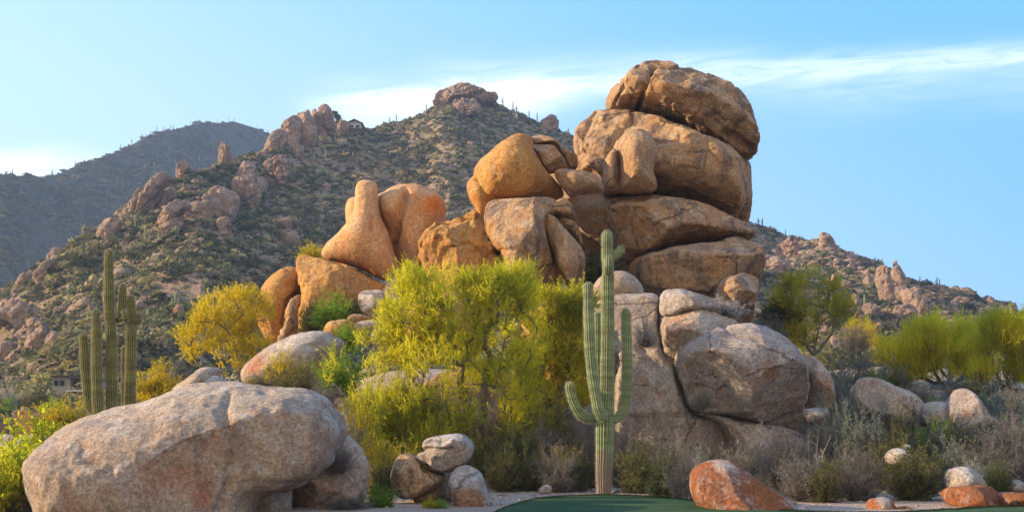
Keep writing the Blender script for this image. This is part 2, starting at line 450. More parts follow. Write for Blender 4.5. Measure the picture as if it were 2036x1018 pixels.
def vnormals(V, F):
    a, b_, c, d = (V[F[:, k]] for k in range(4))
    fn = np.cross(c - a, d - b_)
    N = np.zeros_like(V)
    for k in range(4):
        for ax in range(3): N[:, ax] += np.bincount(F[:, k], fn[:, ax], len(V))
    return N / np.maximum(np.linalg.norm(N, axis=1), 1e-9)[:, None]

def segdist(X, Zz, poly, closed=True):
    d = np.full(X.shape, 1e9)
    n = len(poly)
    for i in range(n if closed else n - 1):
        a = poly[i]; b_ = poly[(i + 1) % n]; ab = b_ - a; L = max(ab @ ab, 1e-12)
        t = np.clip(((X - a[0]) * ab[0] + (Zz - a[1]) * ab[1]) / L, 0, 1)
        d = np.minimum(d, np.hypot(X - a[0] - t * ab[0], Zz - a[1] - t * ab[1]))
    return d
def inside(X, Zz, poly):
    r = np.zeros(X.shape, bool); n = len(poly)
    for i in range(n):
        x0, z0 = poly[i]; x1, z1 = poly[(i + 1) % n]
        if z0 == z1: continue
        cr = ((z0 > Zz) != (z1 > Zz)) & (X < (x1 - x0) * (Zz - z0) / (z1 - z0) + x0)
        r ^= cr
    return r

def solid(poly, Y, T, h, q, tx, tz, ncut=4, seed=1, rnd=.75):
    """a rounded solid whose outline (x,z) is poly, half depth T, centred at depth Y"""
    pad = 3 * h
    lo = poly.min(0) - pad; hi = poly.max(0) + pad
    xs = np.arange(lo[0], hi[0] + h, h); zs = np.arange(lo[1], hi[1] + h, h)
    X, Zz = np.meshgrid(xs, zs, indexing='ij')
    ins = inside(X, Zz, poly); d = segdist(X, Zz, poly); sd = np.where(ins, d, -d)
    block = q >= 2.4
    dm = d[ins].max()
    u = np.where(ins, d * d.max(), 0.)
    m = ins.astype(float)
    its = int(min(900, 5 * max(X.shape)))
    for _ in range(its):
        u[1:-1, 1:-1] = .25 * (u[2:, 1:-1] + u[:-2, 1:-1] + u[1:-1, 2:] + u[1:-1, :-2] + h * h) * m[1:-1, 1:-1]
    deep = sd > 1.6 * h
    w = np.where(deep, u / np.maximum(sd, h), 0.); k = deep.astype(float)
    if not deep.any(): w = np.ones_like(sd); k = w.copy()
    W_, K = w * k, k.copy()
    for _ in range(7):
        for A in (W_, K):
            A[1:-1, 1:-1] = np.where(deep[1:-1, 1:-1], A[1:-1, 1:-1], .25 * (A[2:, 1:-1] + A[:-2, 1:-1] + A[1:-1, 2:] + A[1:-1, :-2]))
    wf = np.where(K > 1e-6, W_ / np.maximum(K, 1e-6), (w[deep].mean() if deep.any() else 1.))
    uu = sd * wf; uu = uu / max(uu.max(), 1e-9)
    tilt = tx * (X - poly[:, 0].mean()) + tz * (Zz - poly[:, 1].mean())
    ylo = Y - T + tilt.min() - 3 * h; yhi = Y + T + tilt.max() + 3 * h
    ys = np.arange(ylo, yhi + h, h)
    yl = (ys[None, :, None] - Y - tilt[:, None, :]) / T
    if block:
        Rr = rnd * dm
        e = np.clip(sd / Rr, -3, 1); t2 = (1 - (1 - e) ** 2) * (.62 + .38 * np.sqrt(np.clip(uu, 0, 1)))
        t2 = np.where(sd < 0, (1 - (1 - e) ** 2) * .62, t2)
        F = t2[:, None, :] - yl ** 2
        rc = np.random.default_rng(seed + 400)
        cx, cz = poly.mean(0); hw, hh = np.ptp(poly[:, 0]) / 2, np.ptp(poly[:, 1]) / 2
        xn = (xs - cx)[:, None, None] / hw; zn = (zs - cz)[None, None, :] / hh
        for _ in range(ncut):
            n_ = np.array([rc.uniform(-.9, .9), -1., rc.uniform(-.9, 1.1)]); n_ /= np.linalg.norm(n_)
            F = np.minimum(F, (rc.uniform(.74, .96) - (n_[0] * xn + n_[1] * yl + n_[2] * zn)) * 2.)
    else:
        F = uu[:, None, :] - np.abs(yl) ** q
    V, Fc = nets(F.astype(np.float64), np.array([xs[0], ys[0], zs[0]]), h)
    return V, Fc

ROCKS = {}
def rock(name, label, z, pts, Y, T=None, mat='warm', q=2.4, tx=0., tz=.12, cracks=(), stain=(), pale=(), bumps=(), h=None, ncut=None, rnd=.55, group='boulders of the great granite pile',
         rough=1., facet=0., cat='boulder', low=.024, seed=None, pts_px=None):
    P = zp(z, pts)
    P = catmull(P, 4, True)
    Tg = T if T is not None else .5 * min(np.ptp(P[:, 0]), np.ptp(P[:, 1])) * Y / FPX
    sc = (Y - .2 * Tg) / FPX
    poly = np.stack([(P[:, 0] - CX) * sc, EYE + (HY - P[:, 1]) * sc], 1)
    wd, ht = poly.max(0) - poly.min(0)
    S = math.sqrt(wd * ht)
    if T is None: T = .5 * min(wd, ht) + .12 * max(wd, ht)
    if ncut is None: ncut = 5 if Y < 80 else 9
    if h is None: h = max(S / 95, Y / FPX * 2. * 1.15)
    if seed is None: seed = (len(ROCKS) * 13 + 7) % 997
    V, F = solid(poly, Y, T, h, q, tx, tz, ncut, seed, rnd)
    N = vnormals(V, F)
    k = min(1., max(.3, S / 1.3)) if Y < 80 else min(Y / 60., S * .55)
    D = fbm(V * (1.5 / S), 3, seed) * low * S
    D += fbm(V * (1.1 / k), 4, seed + 50) * .055 * rough * k
    D += np.minimum(fbm(V * (.75 / k) + 31, 3, seed + 90, .5, True), .35) * .05 * rough * k
    D -= np.clip(fbm(V * (2.6 / k), 3, seed + 70) - .22, 0, 1) * .12 * rough * k
    D += fbm(V * (5. / k), 3, seed + 60) * .02 * rough * k
    D += (fbm(V * (2.2 / k) + 9, 4, seed + 33, .6, True) - .1) * .034 * rough * k * sstep(-.3, .3, fbm(V * (.5 / k), 2, seed + 34))
    if facet:
        fq = (1.0 if Y < 80 else 2.8 / S)
        d1, d2, cv, pl_ = worley(V * fq * np.array([1, 1, .8]) + fbm(V * 1.3 * fq, 2, seed)[:, None] * .45, seed)
        ka = min(1., S / 1.5) if Y < 80 else S / 4.
        D += facet * ka * ((cv - .5) * .45 + pl_ * 1.5 - (.22 if Y < 80 else .5) * np.exp(-((d2 - d1) / (.05 if Y < 80 else .09)) ** 2))
    for (cpts, wc, dc) in cracks:
        C = zp(z, cpts); C = catmull(C, 5, False)
        C = np.stack([(C[:, 0] - CX) * sc, EYE + (HY - C[:, 1]) * sc], 1)
        dist = segdist(V[:, 0] + .06 * fbm(V * 1.7, 2, seed + 5), V[:, 2] + .06 * fbm(V * 1.7, 2, seed + 6), C, False)
        D -= dc * np.exp(-(dist / wc) ** 2) * (N[:, 1] < .35)
    for (bu, bv, br, ba) in bumps:
        c = zp(z, [(bu, bv)])[0]; cx, cz = (c[0] - CX) * sc, EYE + (HY - c[1]) * sc; rr = br * Z[z][2] * sc
        D += ba * np.exp(-(((V[:, 0] - cx) ** 2 + (V[:, 2] - cz) ** 2) / rr ** 2)) * (N[:, 1] < .3)
    st = np.zeros(len(V)); pl = np.zeros(len(V))
    for arr, spec in ((st, stain), (pl, pale)):
        for (bu, bv, br, ba) in spec:
            c = zp(z, [(bu, bv)])[0]; cx, cz = (c[0] - CX) * sc, EYE + (HY - c[1]) * sc; rr = br * Z[z][2] * sc
            arr += ba * np.exp(-(((V[:, 0] - cx) ** 2 + (V[:, 2] - cz) ** 2) / rr ** 2))
    V = V + N * D[:, None]
    base = np.array([poly[:, 0].mean(), Y, poly[:, 1].min()])
    o = mesh_obj(name, V - base, F, M[mat], loc=base, attrs={'stain': st, 'pale': pl})
    tag(o, label, cat, group)
    ROCKS[label] = o
    return o

# ---- the great stack (zoom 3)
rock('boulder', 'huge rounded summit boulder capping the whole granite stack', 3,
     [(612, 215), (616, 165), (632, 138), (662, 116), (680, 84), (705, 62), (740, 43), (790, 42), (850, 58), (880, 72), (930, 80), (1000, 105), (1060, 135), (1110, 180), (1145, 225),
      (1165, 265), (1172, 320), (1181, 355), (1178, 405), (1160, 420), (1115, 410), (1060, 388), (1010, 360), (950, 330), (890, 297), (830, 273), (770, 254), (710, 240), (650, 230)],
     45.6, 2.7, 'brown', 2.5, tz=.2, cracks=[([(775, 92), (748, 150), (728, 190), (720, 240)], .07, .22), ([(655, 128), (640, 150), (650, 185), (628, 215)], .05, .12),
     ([(1035, 345), (1090, 365), (1160, 402)], .09, .25), ([(960, 290), (1040, 330), (1110, 360)], .05, .05), ([(720, 62), (700, 100), (660, 120)], .06, .1)],
     stain=[(760, 215, 60, .5), (1120, 390, 50, .5), (780, 120, 60, .3), (800, 60, 50, .3)], bumps=[(860, 150, 30, -.08), (900, 190, 30, .1), (690, 150, 35, .12)], rough=1.05, facet=.09, group='stacked boulders of the great pile')
rock('boulder', 'broad fractured boulder with dark weathered face directly under the summit boulder', 3,
     [(480, 300), (492, 275), (535, 243), (556, 217), (600, 222), (700, 236), (780, 252), (850, 282), (900, 298), (960, 335), (1020, 365), (1070, 400), (1100, 430), (1122, 480), (1127, 560),
      (1122, 612), (1095, 642), (1050, 632), (980, 602), (900, 577), (820, 566), (740, 556), (660, 556), (588, 548), (545, 500), (500, 480), (480, 440), (485, 380), (478, 340)],
     45.2, 2.9, 'brown', 2.6, tz=.15, cracks=[([(700, 300), (660, 310), (625, 360), (600, 420), (585, 520)], .09, .22), ([(560, 222), (520, 300), (500, 400), (486, 460)], .06, .08),
     ([(800, 300), (900, 340), (1000, 380), (1080, 440), (1110, 520)], .06, .08), ([(480, 405), (540, 420), (590, 490)], .05, .12)],
     stain=[(540, 260, 50, .5), (1080, 600, 60, .45), (500, 350, 30, .5), (850, 560, 80, .3)], pale=[(900, 400, 70, .45), (1000, 500, 60, .3), (620, 260, 60, .35)], bumps=[(830, 380, 60, -.15), (1000, 500, 90, .12)], rough=1.1, facet=.08, group='stacked boulders of the great pile')
rock('boulder', 'sliver boulder showing behind the right shoulder of the fractured boulder', 3,
     [(960, 345), (1040, 362), (1100, 392), (1142, 440), (1158, 500), (1158, 600), (1147, 668), (1110, 660), (1000, 600), (960, 480)], 46.6, 2.2, 'brown', 2.3, rough=1.3, group='stacked boulders of the great pile',
     pale=[(1110, 430, 30, .5)])
rock('boulder', 'smooth light upright bulge leaning on the dark fractured face', 3,
     [(636, 400), (650, 345), (680, 318), (715, 303), (752, 310), (780, 335), (799, 372), (804, 410), (788, 445), (784, 480), (792, 515), (786, 542), (740, 551), (655, 549), (648, 500), (640, 450)],
     42.6, 1.1, 'warm', 2.6, tz=.1, ncut=0, rnd=.9, rough=.7, pale=[(710, 400, 70, .25)], group='stacked boulders of the great pile')
rock('boulder', 'narrow slab squeezed beside the light upright bulge', 3,
     [(590, 440), (605, 405), (630, 385), (645, 420), (652, 480), (657, 550), (625, 553), (590, 552), (586, 500)], 42.8, .9, 'warm', 2.6, ncut=1, rough=.9, group='stacked boulders of the great pile')
rock('boulder', 'long tapering boulder carrying the fractured boulder, middle of the stack', 3,
     [(480, 590), (487, 562), (510, 550), (560, 552), (640, 556), (720, 555), (800, 565), (860, 573), (930, 593), (1000, 613), (1060, 640), (1110, 670), (1168, 708), (1155, 735), (1100, 742), (1030, 742),
      (940, 746), (870, 758), (800, 782), (760, 805), (700, 800), (640, 775), (580, 730), (530, 705), (500, 680), (485, 630)],
     43.9, 2.5, 'brown', 2.5, tz=.15, stain=[(690, 690, 80, .55), (800, 770, 50, .5), (900, 740, 60, .3)], pale=[(730, 750, 45, .6), (600, 600, 50, .3)], rough=1.1,
     cracks=[([(700, 640), (680, 700), (700, 780)], .05, .06)], group='stacked boulders of the great pile')
rock('boulder', 'low wide brown boulder beneath the long tapering one', 3,
     [(696, 850), (705, 815), (740, 793), (800, 780), (860, 764), (940, 750), (1030, 745), (1060, 732), (1110, 725), (1140, 730), (1165, 748), (1200, 768), (1209, 805), (1206, 860), (1190, 900),
      (1180, 960), (1100, 990), (980, 985), (860, 970), (760, 950), (715, 920), (695, 885)], 42.9, 2.4, 'brown', 2.6, tz=.1, stain=[(1160, 800, 60, .4)], rough=1.,
     cracks=[([(1040, 742), (1050, 790), (1030, 850)], .05, .06)], group='stacked boulders of the great pile')
rock('boulder', 'small tan boulder at the right foot of the stack beside pale dry bush', 3,
     [(1040, 915), (1065, 885), (1100, 875), (1135, 865), (1175, 870), (1194, 888), (1190, 940), (1178, 990), (1168, 1040), (1140, 1070), (1070, 1060), (1035, 1000), (1030, 950)], 40.2, 1.1, 'brown', 2.4,
     stain=[(1080, 930, 40, .4)], rough=.9)
rock('boulder', 'bright orange egg-shaped boulder at the left end of the upper tier', 3,
     [(84, 470), (100, 435), (140, 400), (190, 360), (230, 333), (265, 322), (300, 332), (310, 362), (322, 402), (342, 442), (372, 482), (402, 512), (428, 548), (420, 572), (380, 578), (300, 582),
      (230, 584), (170, 584), (140, 600), (112, 590), (100, 545)], 43., 1.75, 'orange', 2.3, tz=.1, rough=.9, stain=[(170, 560, 80, .5), (120, 480, 50, .3)], pale=[(250, 380, 60, .3)], group='stacked boulders of the great pile')
rock('boulder', 'knobbly orange nose boulder under the left side of the egg-shaped one', 3,
     [(55, 522), (70, 500), (90, 485), (130, 500), (165, 560), (150, 600), (128, 645), (100, 650), (88, 615), (65, 575)], 43., .9, 'orange', 2.3, rough=.9, stain=[(100, 600, 40, .5)], group='stacked boulders of the great pile')
rock('boulder', 'flat cap stone on top of the small wedged blocks', 3,
     [(303, 338), (320, 330), (350, 329), (395, 346), (425, 372), (424, 398), (405, 385), (385, 370), (330, 372), (310, 362)], 43.1, .55, 'warm', 2.8, rough=.8, facet=.05, h=.035, group='small blocks wedged in the upper gap')
rock('boulder', 'grey brown angular block wedged right of the egg-shaped boulder', 3,
     [(308, 380), (330, 369), (370, 368), (400, 378), (425, 415), (448, 458), (410, 468), (370, 474), (335, 440)], 42.7, .7, 'brown', 3., rough=.8, facet=.08, h=.035, group='small blocks wedged in the upper gap')
rock('boulder', 'thin slab block tilted against the fractured boulder', 3,
     [(395, 365), (425, 385), (455, 395), (482, 412), (486, 450), (455, 456), (435, 425), (412, 395)], 43.2, .7, 'warm', 2.8, rough=.8, facet=.07, h=.035, group='small blocks wedged in the upper gap')
rock('boulder', 'pale wedge boulder pinched between the egg-shaped and fractured boulders', 3,
     [(400, 468), (425, 460), (490, 470), (540, 482), (575, 500), (586, 530), (583, 550), (540, 550), (500, 556), (462, 566), (430, 535), (410, 502)], 41.9, .85, 'warm', 2.3, rough=.8, pale=[(460, 480, 60, .4)], h=.04,
     group='small blocks wedged in the upper gap')
rock('boulder', 'broad upright pillar boulder under the egg-shaped one', 3,
     [(128, 620), (140, 592), (170, 582), (240, 582), (330, 580), (400, 580), (408, 630), (372, 650), (368, 720), (388, 790), (412, 860), (420, 920), (400, 1000), (330, 1040), (240, 1020), (215, 940),
      (208, 870), (182, 800), (152, 740), (135, 690)], 41.6, 1.9, 'brown', 2.8, tz=.1, stain=[(180, 800, 50, .9), (150, 700, 40, .7), (240, 930, 60, .4)], rough=1., cracks=[([(185, 790), (240, 800), (300, 830)], .06, .06)],
     group='stacked boulders of the great pile')
rock('boulder', 'little knob stone at the top of the dark crevice', 3,
     [(357, 608), (368, 594), (390, 597), (410, 582), (440, 578), (468, 612), (478, 655), (440, 650), (405, 640), (372, 632)], 41.3, .5, 'warm', 2.4, rough=.7, h=.032, group='small blocks wedged in the upper gap')
rock('boulder', 'slender slanting stone inside the dark crevice', 3,
     [(402, 645), (440, 652), (478, 672), (500, 720), (505, 760), (470, 722), (430, 690), (412, 670)], 41.5, .5, 'brown', 2.4, rough=.7, h=.032, group='small blocks wedged in the upper gap')
rock('boulder', 'leaning brown slab between the pillar boulder and dark green bush', 3,
     [(354, 655), (372, 638), (400, 648), (425, 680), (455, 712), (492, 748), (516, 790), (518, 860), (512, 905), (470, 925), (428, 905), (405, 850), (384, 780), (364, 715)], 40.9, .9, 'brown', 2.7, rough=.8,
     stain=[(440, 880, 50, .5)], pale=[(370, 665, 22, .5)], group='stacked boulders of the great pile')
rock('boulder', 'shadowed boulder deep at the back of the central crevice', 3,
     [(330, 470), (440, 430), (600, 420), (760, 500), (780, 640), (740, 860), (600, 950), (430, 900), (350, 760)], 46.2, 1.9, 'brown', 2.6)
rock('boulder', 'rugged orange boulder with pitted brown face left of the pillar', 2,
     [(776, 325), (790, 290), (812, 262), (850, 240), (900, 232), (950, 222), (1000, 206), (1050, 210), (1080, 260), (1100, 330), (1130, 420), (1140, 520), (1080, 580), (980, 600), (880, 590), (840, 540), (822, 450), (800, 380)],
     42.2, 1.7, 'orange', 2.6, tz=.15, rough=1.9, facet=.2, stain=[(1000, 300, 110, .4), (1060, 460, 60, .6)], group='stacked boulders of the great pile')
# ---- the left shoulder (zoom 2)
rock('boulder', 'smooth finger-shaped balanced rock with a tall neck and broad foot', 2,
     [(384, 352), (400, 320), (440, 280), (480, 235), (508, 190), (520, 130), (523, 78), (538, 57), (570, 53), (600, 62), (609, 85), (610, 130), (618, 195), (640, 240), (660, 280), (676, 340), (692, 390),
      (702, 430), (692, 460), (660, 470), (620, 457), (560, 427), (500, 402), (430, 382), (395, 370)], 43.4, 1.0, 'finger', 2.3, tz=.05, rough=.45, low=.02, h=.05,
     cracks=[([(600, 215), (600, 270)], .05, .1), ([(515, 120), (560, 118)], .03, .03)], stain=[(560, 410, 90, .45), (670, 440, 40, .5)], bumps=[(600, 260, 25, -.08)], group='boulders of the left shoulder')
rock('boulder', 'rounded orange boulder with overhanging dark-stained shoulder behind the finger rock', 2,
     [(612, 125), (640, 105), (685, 82), (740, 73), (800, 80), (850, 103), (882, 135), (888, 200), (882, 240), (868, 300), (850, 380), (840, 470), (760, 520), (690, 500), (650, 400), (630, 300), (600, 200)],
     45., 1.9, 'finger', 2.5, ncut=1, tz=.05, rough=.6, low=.03, cracks=[([(738, 125), (735, 180), (715, 240), (700, 290), (680, 340)], .1, .28)], stain=[(850, 170, 50, .95), (820, 240, 45, .35), (700, 120, 40, .3)],
     bumps=[(690, 200, 50, .18)], group='boulders of the left shoulder')
rock('boulder', 'small rounded lobe peeping out left of the finger rock neck', 2,
     [(481, 165), (490, 138), (510, 125), (560, 130), (600, 220), (560, 280), (500, 260), (484, 215)], 45.2, .9, 'finger', 2.3, rough=.5, group='boulders of the left shoulder')
rock('boulder', 'tall egg-like orange boulder at the far left of the shoulder', 2,
     [(118, 575), (130, 525), (165, 462), (205, 422), (245, 408), (283, 422), (304, 470), (303, 520), (285, 600), (265, 680), (240, 730), (180, 720), (135, 650)], 43.6, 1.35, 'orange', 2.3, rough=.9,
     cracks=[([(300, 520), (270, 560), (250, 640)], .06, .15)], stain=[(210, 440, 50, .3)], group='boulders of the left shoulder')
rock('boulder', 'long tilted base boulder that carries the finger rock', 2,
     [(283, 395), (295, 370), (320, 363), (375, 376), (440, 390), (520, 416), (590, 452), (645, 474), (665, 500), (655, 560), (560, 610), (460, 620), (380, 660), (310, 700), (298, 620), (304, 540), (293, 450)],
     43., 1.7, 'orange', 2.5, tz=.15, rough=1.3, facet=.1, stain=[(420, 470, 80, .4)], group='boulders of the left shoulder')
rock('boulder', 'crumbling dark rock under the tall egg-like boulder', 2,
     [(225, 690), (245, 620), (270, 560), (300, 530), (320, 600), (320, 700), (280, 760), (230, 760)], 42.6, .9, 'brown', 2.5, rough=2., facet=.2, group='boulders of the left shoulder')
rock('boulder', 'purplish boulder beside the green bush below the finger rock', 2,
     [(538, 520), (580, 502), (630, 503), (660, 540), (655, 590), (620, 620), (570, 622), (540, 590)], 41., .8, 'grey', 2.4, stain=[(560, 580, 30, .4)], group='boulders of the left shoulder')
rock('boulder', 'flat dark slate-like stone under the purplish boulder', 2,
     [(492, 615), (510, 600), (550, 602), (580, 616), (575, 632), (520, 640), (497, 632)], 39.6, .35, 'brown', 2.6, h=.03, group='boulders of the left shoulder')
rock('boulder', 'low pinkish boulder in front of the flat dark stone', 2,
     [(498, 655), (530, 635), (575, 625), (620, 628), (642, 645), (620, 668), (560, 680), (505, 685)], 38.7, .6, 'grey', 2.3, pale=[(570, 640, 50, .5)], h=.04, group='boulders of the left shoulder')
rock('boulder', 'small ochre stone at the left edge of the big yellow-green tree', 2,
     [(612, 620), (625, 598), (650, 590), (675, 600), (690, 625), (670, 645), (640, 642)], 39.4, .45, 'orange', 2.3, h=.035, group='boulders of the left shoulder')
rock('boulder', 'cream rounded stone half hidden by the big yellow-green tree', 2,
     [(585, 695), (600, 665), (640, 652), (680, 655), (700, 685), (680, 720), (630, 730), (595, 718)], 37.6, .55, 'pink', 2.3, h=.035, pale=[(640, 670, 50, .6)], group='boulders of the left shoulder')
rock('boulder', 'rusty rubble-like stone above the pale slanting slab', 2,
     [(392, 660), (410, 632), (450, 622), (500, 625), (520, 655), (505, 690), (440, 705), (400, 690)], 38.3, .5, 'orange', 2.3, rough=1.8, facet=.12, h=.04, group='boulders of the left shoulder')
rock('boulder', 'long pale slanting slab with orange lower flank left of the green bushes', 2,
     [(55, 850), (70, 800), (120, 762), (180, 724), (250, 690), (310, 674), (390, 670), (435, 690), (470, 720), (450, 790), (380, 850), (280, 900), (160, 910), (80, 890)], 36.4, 1.3, 'pink', 2.3, tz=.3,
     pale=[(330, 700, 80, .6), (250, 720, 60, .4)], stain=[(160, 800, 60, .7), (110, 830, 40, .5)], rough=1., group='boulders of the left shoulder')
rock('boulder', 'small brown stone sheltered by dry twigs left of the slanting slab', 17,
     [(570, 850), (575, 810), (610, 790), (660, 800), (690, 840), (680, 880), (590, 885)], 33.5, .35, 'brown', 2.3, h=.03, group='boulders of the left shoulder')
# ---- behind the tree
rock('boulder', 'sunlit ochre boulder glimpsed through the crown of the big yellow-green tree', 4,
     [(280, 260), (330, 180), (420, 150), (520, 160), (600, 200), (640, 280), (620, 380), (500, 430), (380, 420), (300, 350)], 38.8, 1.4, 'orange', 2.3, pale=[(600, 250, 60, .5)], rough=1.2, group='boulders behind the yellow-green tree')
rock('boulder', 'tan boulder behind the tree twigs next to the tall saguaro', 4,
     [(780, 260), (840, 200), (920, 190), (1000, 210), (1060, 260), (1090, 360), (1080, 520), (1000, 600), (860, 600), (780, 500), (750, 360)], 38., 1.5, 'orange', 2.5, rough=1.6, facet=.15, group='boulders behind the yellow-green tree')
rock('boulder', 'low shaded boulder behind the lower trunks of the yellow-green tree', 4,
     [(360, 560), (460, 470), (600, 440), (720, 480), (800, 580), (900, 640), (980, 740), (900, 860), (600, 860), (400, 800)], 37.6, 1.3, 'brown', 2.4, rough=1.2, group='boulders behind the yellow-green tree')
# ---- lower right mass (zoom 5)
rock('boulder', 'tall pale grey rock face rising just right of the tall saguaro', 5,
     [(150, 300), (165, 265), (220, 247), (300, 238), (378, 240), (388, 300), (385, 370), (400, 440), (440, 500), (470, 580), (488, 645), (520, 665), (600, 672), (650, 745), (688, 825), (695, 900),
      (650, 960), (500, 980), (350, 970), (240, 930), (205, 860), (200, 760), (215, 600), (215, 480), (170, 400)], 37.2, 1.9, 'grey', 2.6, tz=.25, rough=1.1,
     cracks=[([(300, 430), (360, 520), (380, 640), (400, 760)], .12, .12), ([(430, 480), (445, 600), (470, 700)], .08, .1)], pale=[(350, 520, 70, .7), (230, 270, 60, .5), (400, 650, 60, .3)], stain=[(310, 560, 40, .5), (300, 620, 50, .3), (250, 700, 50, .3)],
     group='lower right boulders')
rock('boulder', 'small rounded grey boulder on top of the pale rock face', 5,
     [(385, 262), (398, 230), (430, 222), (480, 228), (530, 245), (580, 268), (600, 300), (590, 325), (530, 318), (470, 305), (410, 320), (386, 310)], 36.6, .9, 'grey', 2.4, pale=[(440, 245, 60, .6)], group='lower right boulders', h=.045)
rock('boulder', 'rusty brown boulder lodged between the pale face and the big round boulder', 5,
     [(392, 345), (425, 308), (480, 290), (550, 295), (605, 318), (665, 340), (660, 400), (560, 430), (480, 470), (440, 500), (408, 490), (398, 425)], 36.4, 1.1, 'pink', 2.4, stain=[(450, 340, 60, .6), (560, 310, 40, .3)], group='lower right boulders')
rock('boulder', 'very large round grey boulder with rust patches in the lower right', 5,
     [(438, 470), (452, 430), (485, 395), (525, 372), (590, 358), (660, 345), (740, 350), (800, 372), (850, 400), (882, 440), (902, 500), (908, 560), (898, 620), (898, 690), (885, 722), (800, 708), (700, 688),
      (600, 668), (520, 657), (484, 640), (466, 590), (446, 525)], 36.2, 2.0, 'grey', 2.5, ncut=2, tz=.25, rough=1.1, stain=[(730, 530, 40, .8), (860, 550, 40, .5), (850, 640, 45, .6), (600, 400, 25, .6), (650, 560, 60, .3), (780, 620, 60, .35)],
     pale=[(640, 430, 90, .6), (720, 580, 50, .4), (780, 420, 50, .3)], cracks=[([(600, 362), (625, 400), (700, 420)], .05, .05), ([(720, 352), (760, 390), (850, 420)], .05, .06)], bumps=[(730, 530, 40, -.1)], group='lower right boulders')
rock('boulder', 'brown slab boulder right of the big round boulder', 5,
     [(884, 470), (900, 456), (935, 468), (965, 500), (990, 545), (1000, 600), (985, 650), (930, 665), (898, 610), (905, 540)], 36.4, .8, 'pink', 2.4, stain=[(950, 560, 40, .5)], group='lower right boulders', h=.045)
rock('boulder', 'low sloping slab under the big round boulder', 5,
     [(500, 662), (600, 672), (720, 697), (820, 712), (890, 742), (920, 780), (900, 850), (820, 930), (720, 950), (680, 860), (650, 790), (600, 700)], 35.8, 1.3, 'grey', 2.5, tz=.3, pale=[(760, 720, 70, .5)], stain=[(640, 780, 40, .3)], group='lower right boulders')
rock('boulder', 'smooth pinkish round boulder behind the top of the tall saguaro', 5,
     [(140, 225), (160, 188), (195, 165), (235, 157), (272, 166), (306, 195), (324, 240), (290, 275), (180, 275), (145, 255)], 39.8, .9, 'pink', 2.3, rough=.6, group='lower right boulders', h=.045)
rock('boulder', 'small pale stone in shade below the brown slab boulder', 5,
     [(895, 655), (930, 645), (975, 650), (985, 675), (955, 700), (905, 695)], 34.6, .4, 'grey', 2.3, pale=[(940, 660, 40, .7)], h=.035, group='lower right boulders')
# ---- far right boulders (zoom 6/16)
rock('boulder', 'sharply pointed grey boulder beneath the yellow trees at the right', 6,
     [(655, 670), (668, 640), (690, 610), (708, 597), (740, 612), (768, 645), (790, 688), (832, 703), (858, 735), (860, 780), (760, 810), (690, 790), (650, 740)], 34.4, .9, 'grey', 2.6, ncut=6, rough=.9, stain=[(690, 690, 25, .8)], pale=[(750, 660, 60, .4)], group='right slope boulders', h=.045)
rock('boulder', 'low rounded boulder left of the pointed grey boulder', 6,
     [(580, 668), (595, 648), (630, 642), (665, 655), (680, 700), (640, 730), (590, 715)], 34.8, .7, 'grey', 2.5, pale=[(620, 650, 40, .5)], group='right slope boulders', h=.045)
rock('boulder', 'broad dusky boulder in blue-grey brush on the right slope', 6,
     [(345, 610), (365, 570), (410, 566), (470, 590), (535, 620), (568, 660), (580, 710), (520, 740), (430, 720), (360, 670)], 36.6, 1.1, 'pink', 2.5, stain=[(400, 580, 40, .5)], group='right slope boulders')
rock('boulder', 'white-edged stone resting against the broad dusky boulder', 6,
     [(450, 680), (465, 662), (495, 668), (530, 690), (540, 715), (505, 730), (465, 715)], 36.3, .4, 'grey', 2.2, pale=[(490, 680, 40, .8)], h=.035, group='right slope boulders')
rock('boulder', 'brown humped boulder just left of the white-edged stone', 6,
     [(415, 650), (430, 620), (460, 612), (490, 640), (500, 690), (470, 710), (425, 700)], 36.9, .6, 'brown', 2.2, h=.04, group='right slope boulders')
rock('boulder', 'pale dome-topped stone among olive shrubs in the lower right', 16,
     [(655, 665), (680, 630), (720, 613), (770, 618), (805, 640), (815, 690), (740, 720), (670, 710)], 30.6, .5, 'grey', 2.2, pale=[(730, 630, 60, .9)], h=.035, group='right slope boulders')
rock('boulder', 'tiny pale stone just above the dome-topped stone', 16, [(745, 600), (765, 588), (795, 592), (800, 612), (770, 622), (748, 616)], 31.6, .2, 'grey', 2.2, pale=[(770, 600, 40, .9)], h=.025, group='right slope boulders')
rock('boulder', 'grey-white rounded boulder standing on the rust-red rock', 16,
     [(1045, 800), (1065, 755), (1110, 733), (1180, 738), (1225, 765), (1260, 815), (1290, 860), (1290, 900), (1170, 920), (1060, 900)], 26.9, .55, 'grey', 2.3, pale=[(1130, 760, 90, .8)], h=.032, group='rocks along the edge of the green')
rock('boulder', 'rust-red flattened rock at the right edge of the green', 16,
     [(1038, 905), (1060, 865), (1130, 850), (1230, 850), (1320, 858), (1360, 895), (1375, 970), (1330, 1040), (1180, 1030), (1080, 980), (1045, 940)], 25.6, .6, 'red', 2.5, h=.032, group='rocks along the edge of the green')
rock('boulder', 'mottled rust rock cut by the right border of the scene', 16,
     [(1355, 930), (1390, 900), (1450, 893), (1540, 900), (1600, 930), (1610, 1010), (1500, 1060), (1380, 1040)], 25.5, .6, 'red', 2.5, h=.035, pale=[(1480, 920, 60, .4)], group='rocks along the edge of the green')
rock('boulder', 'pale grey stone in shade above the rust rocks at far right', 16,
     [(1390, 860), (1410, 825), (1460, 810), (1510, 825), (1530, 870), (1480, 900), (1410, 900)], 27.8, .4, 'grey', 2.3, h=.035, pale=[(1460, 840, 60, .6)], group='rocks along the edge of the green')
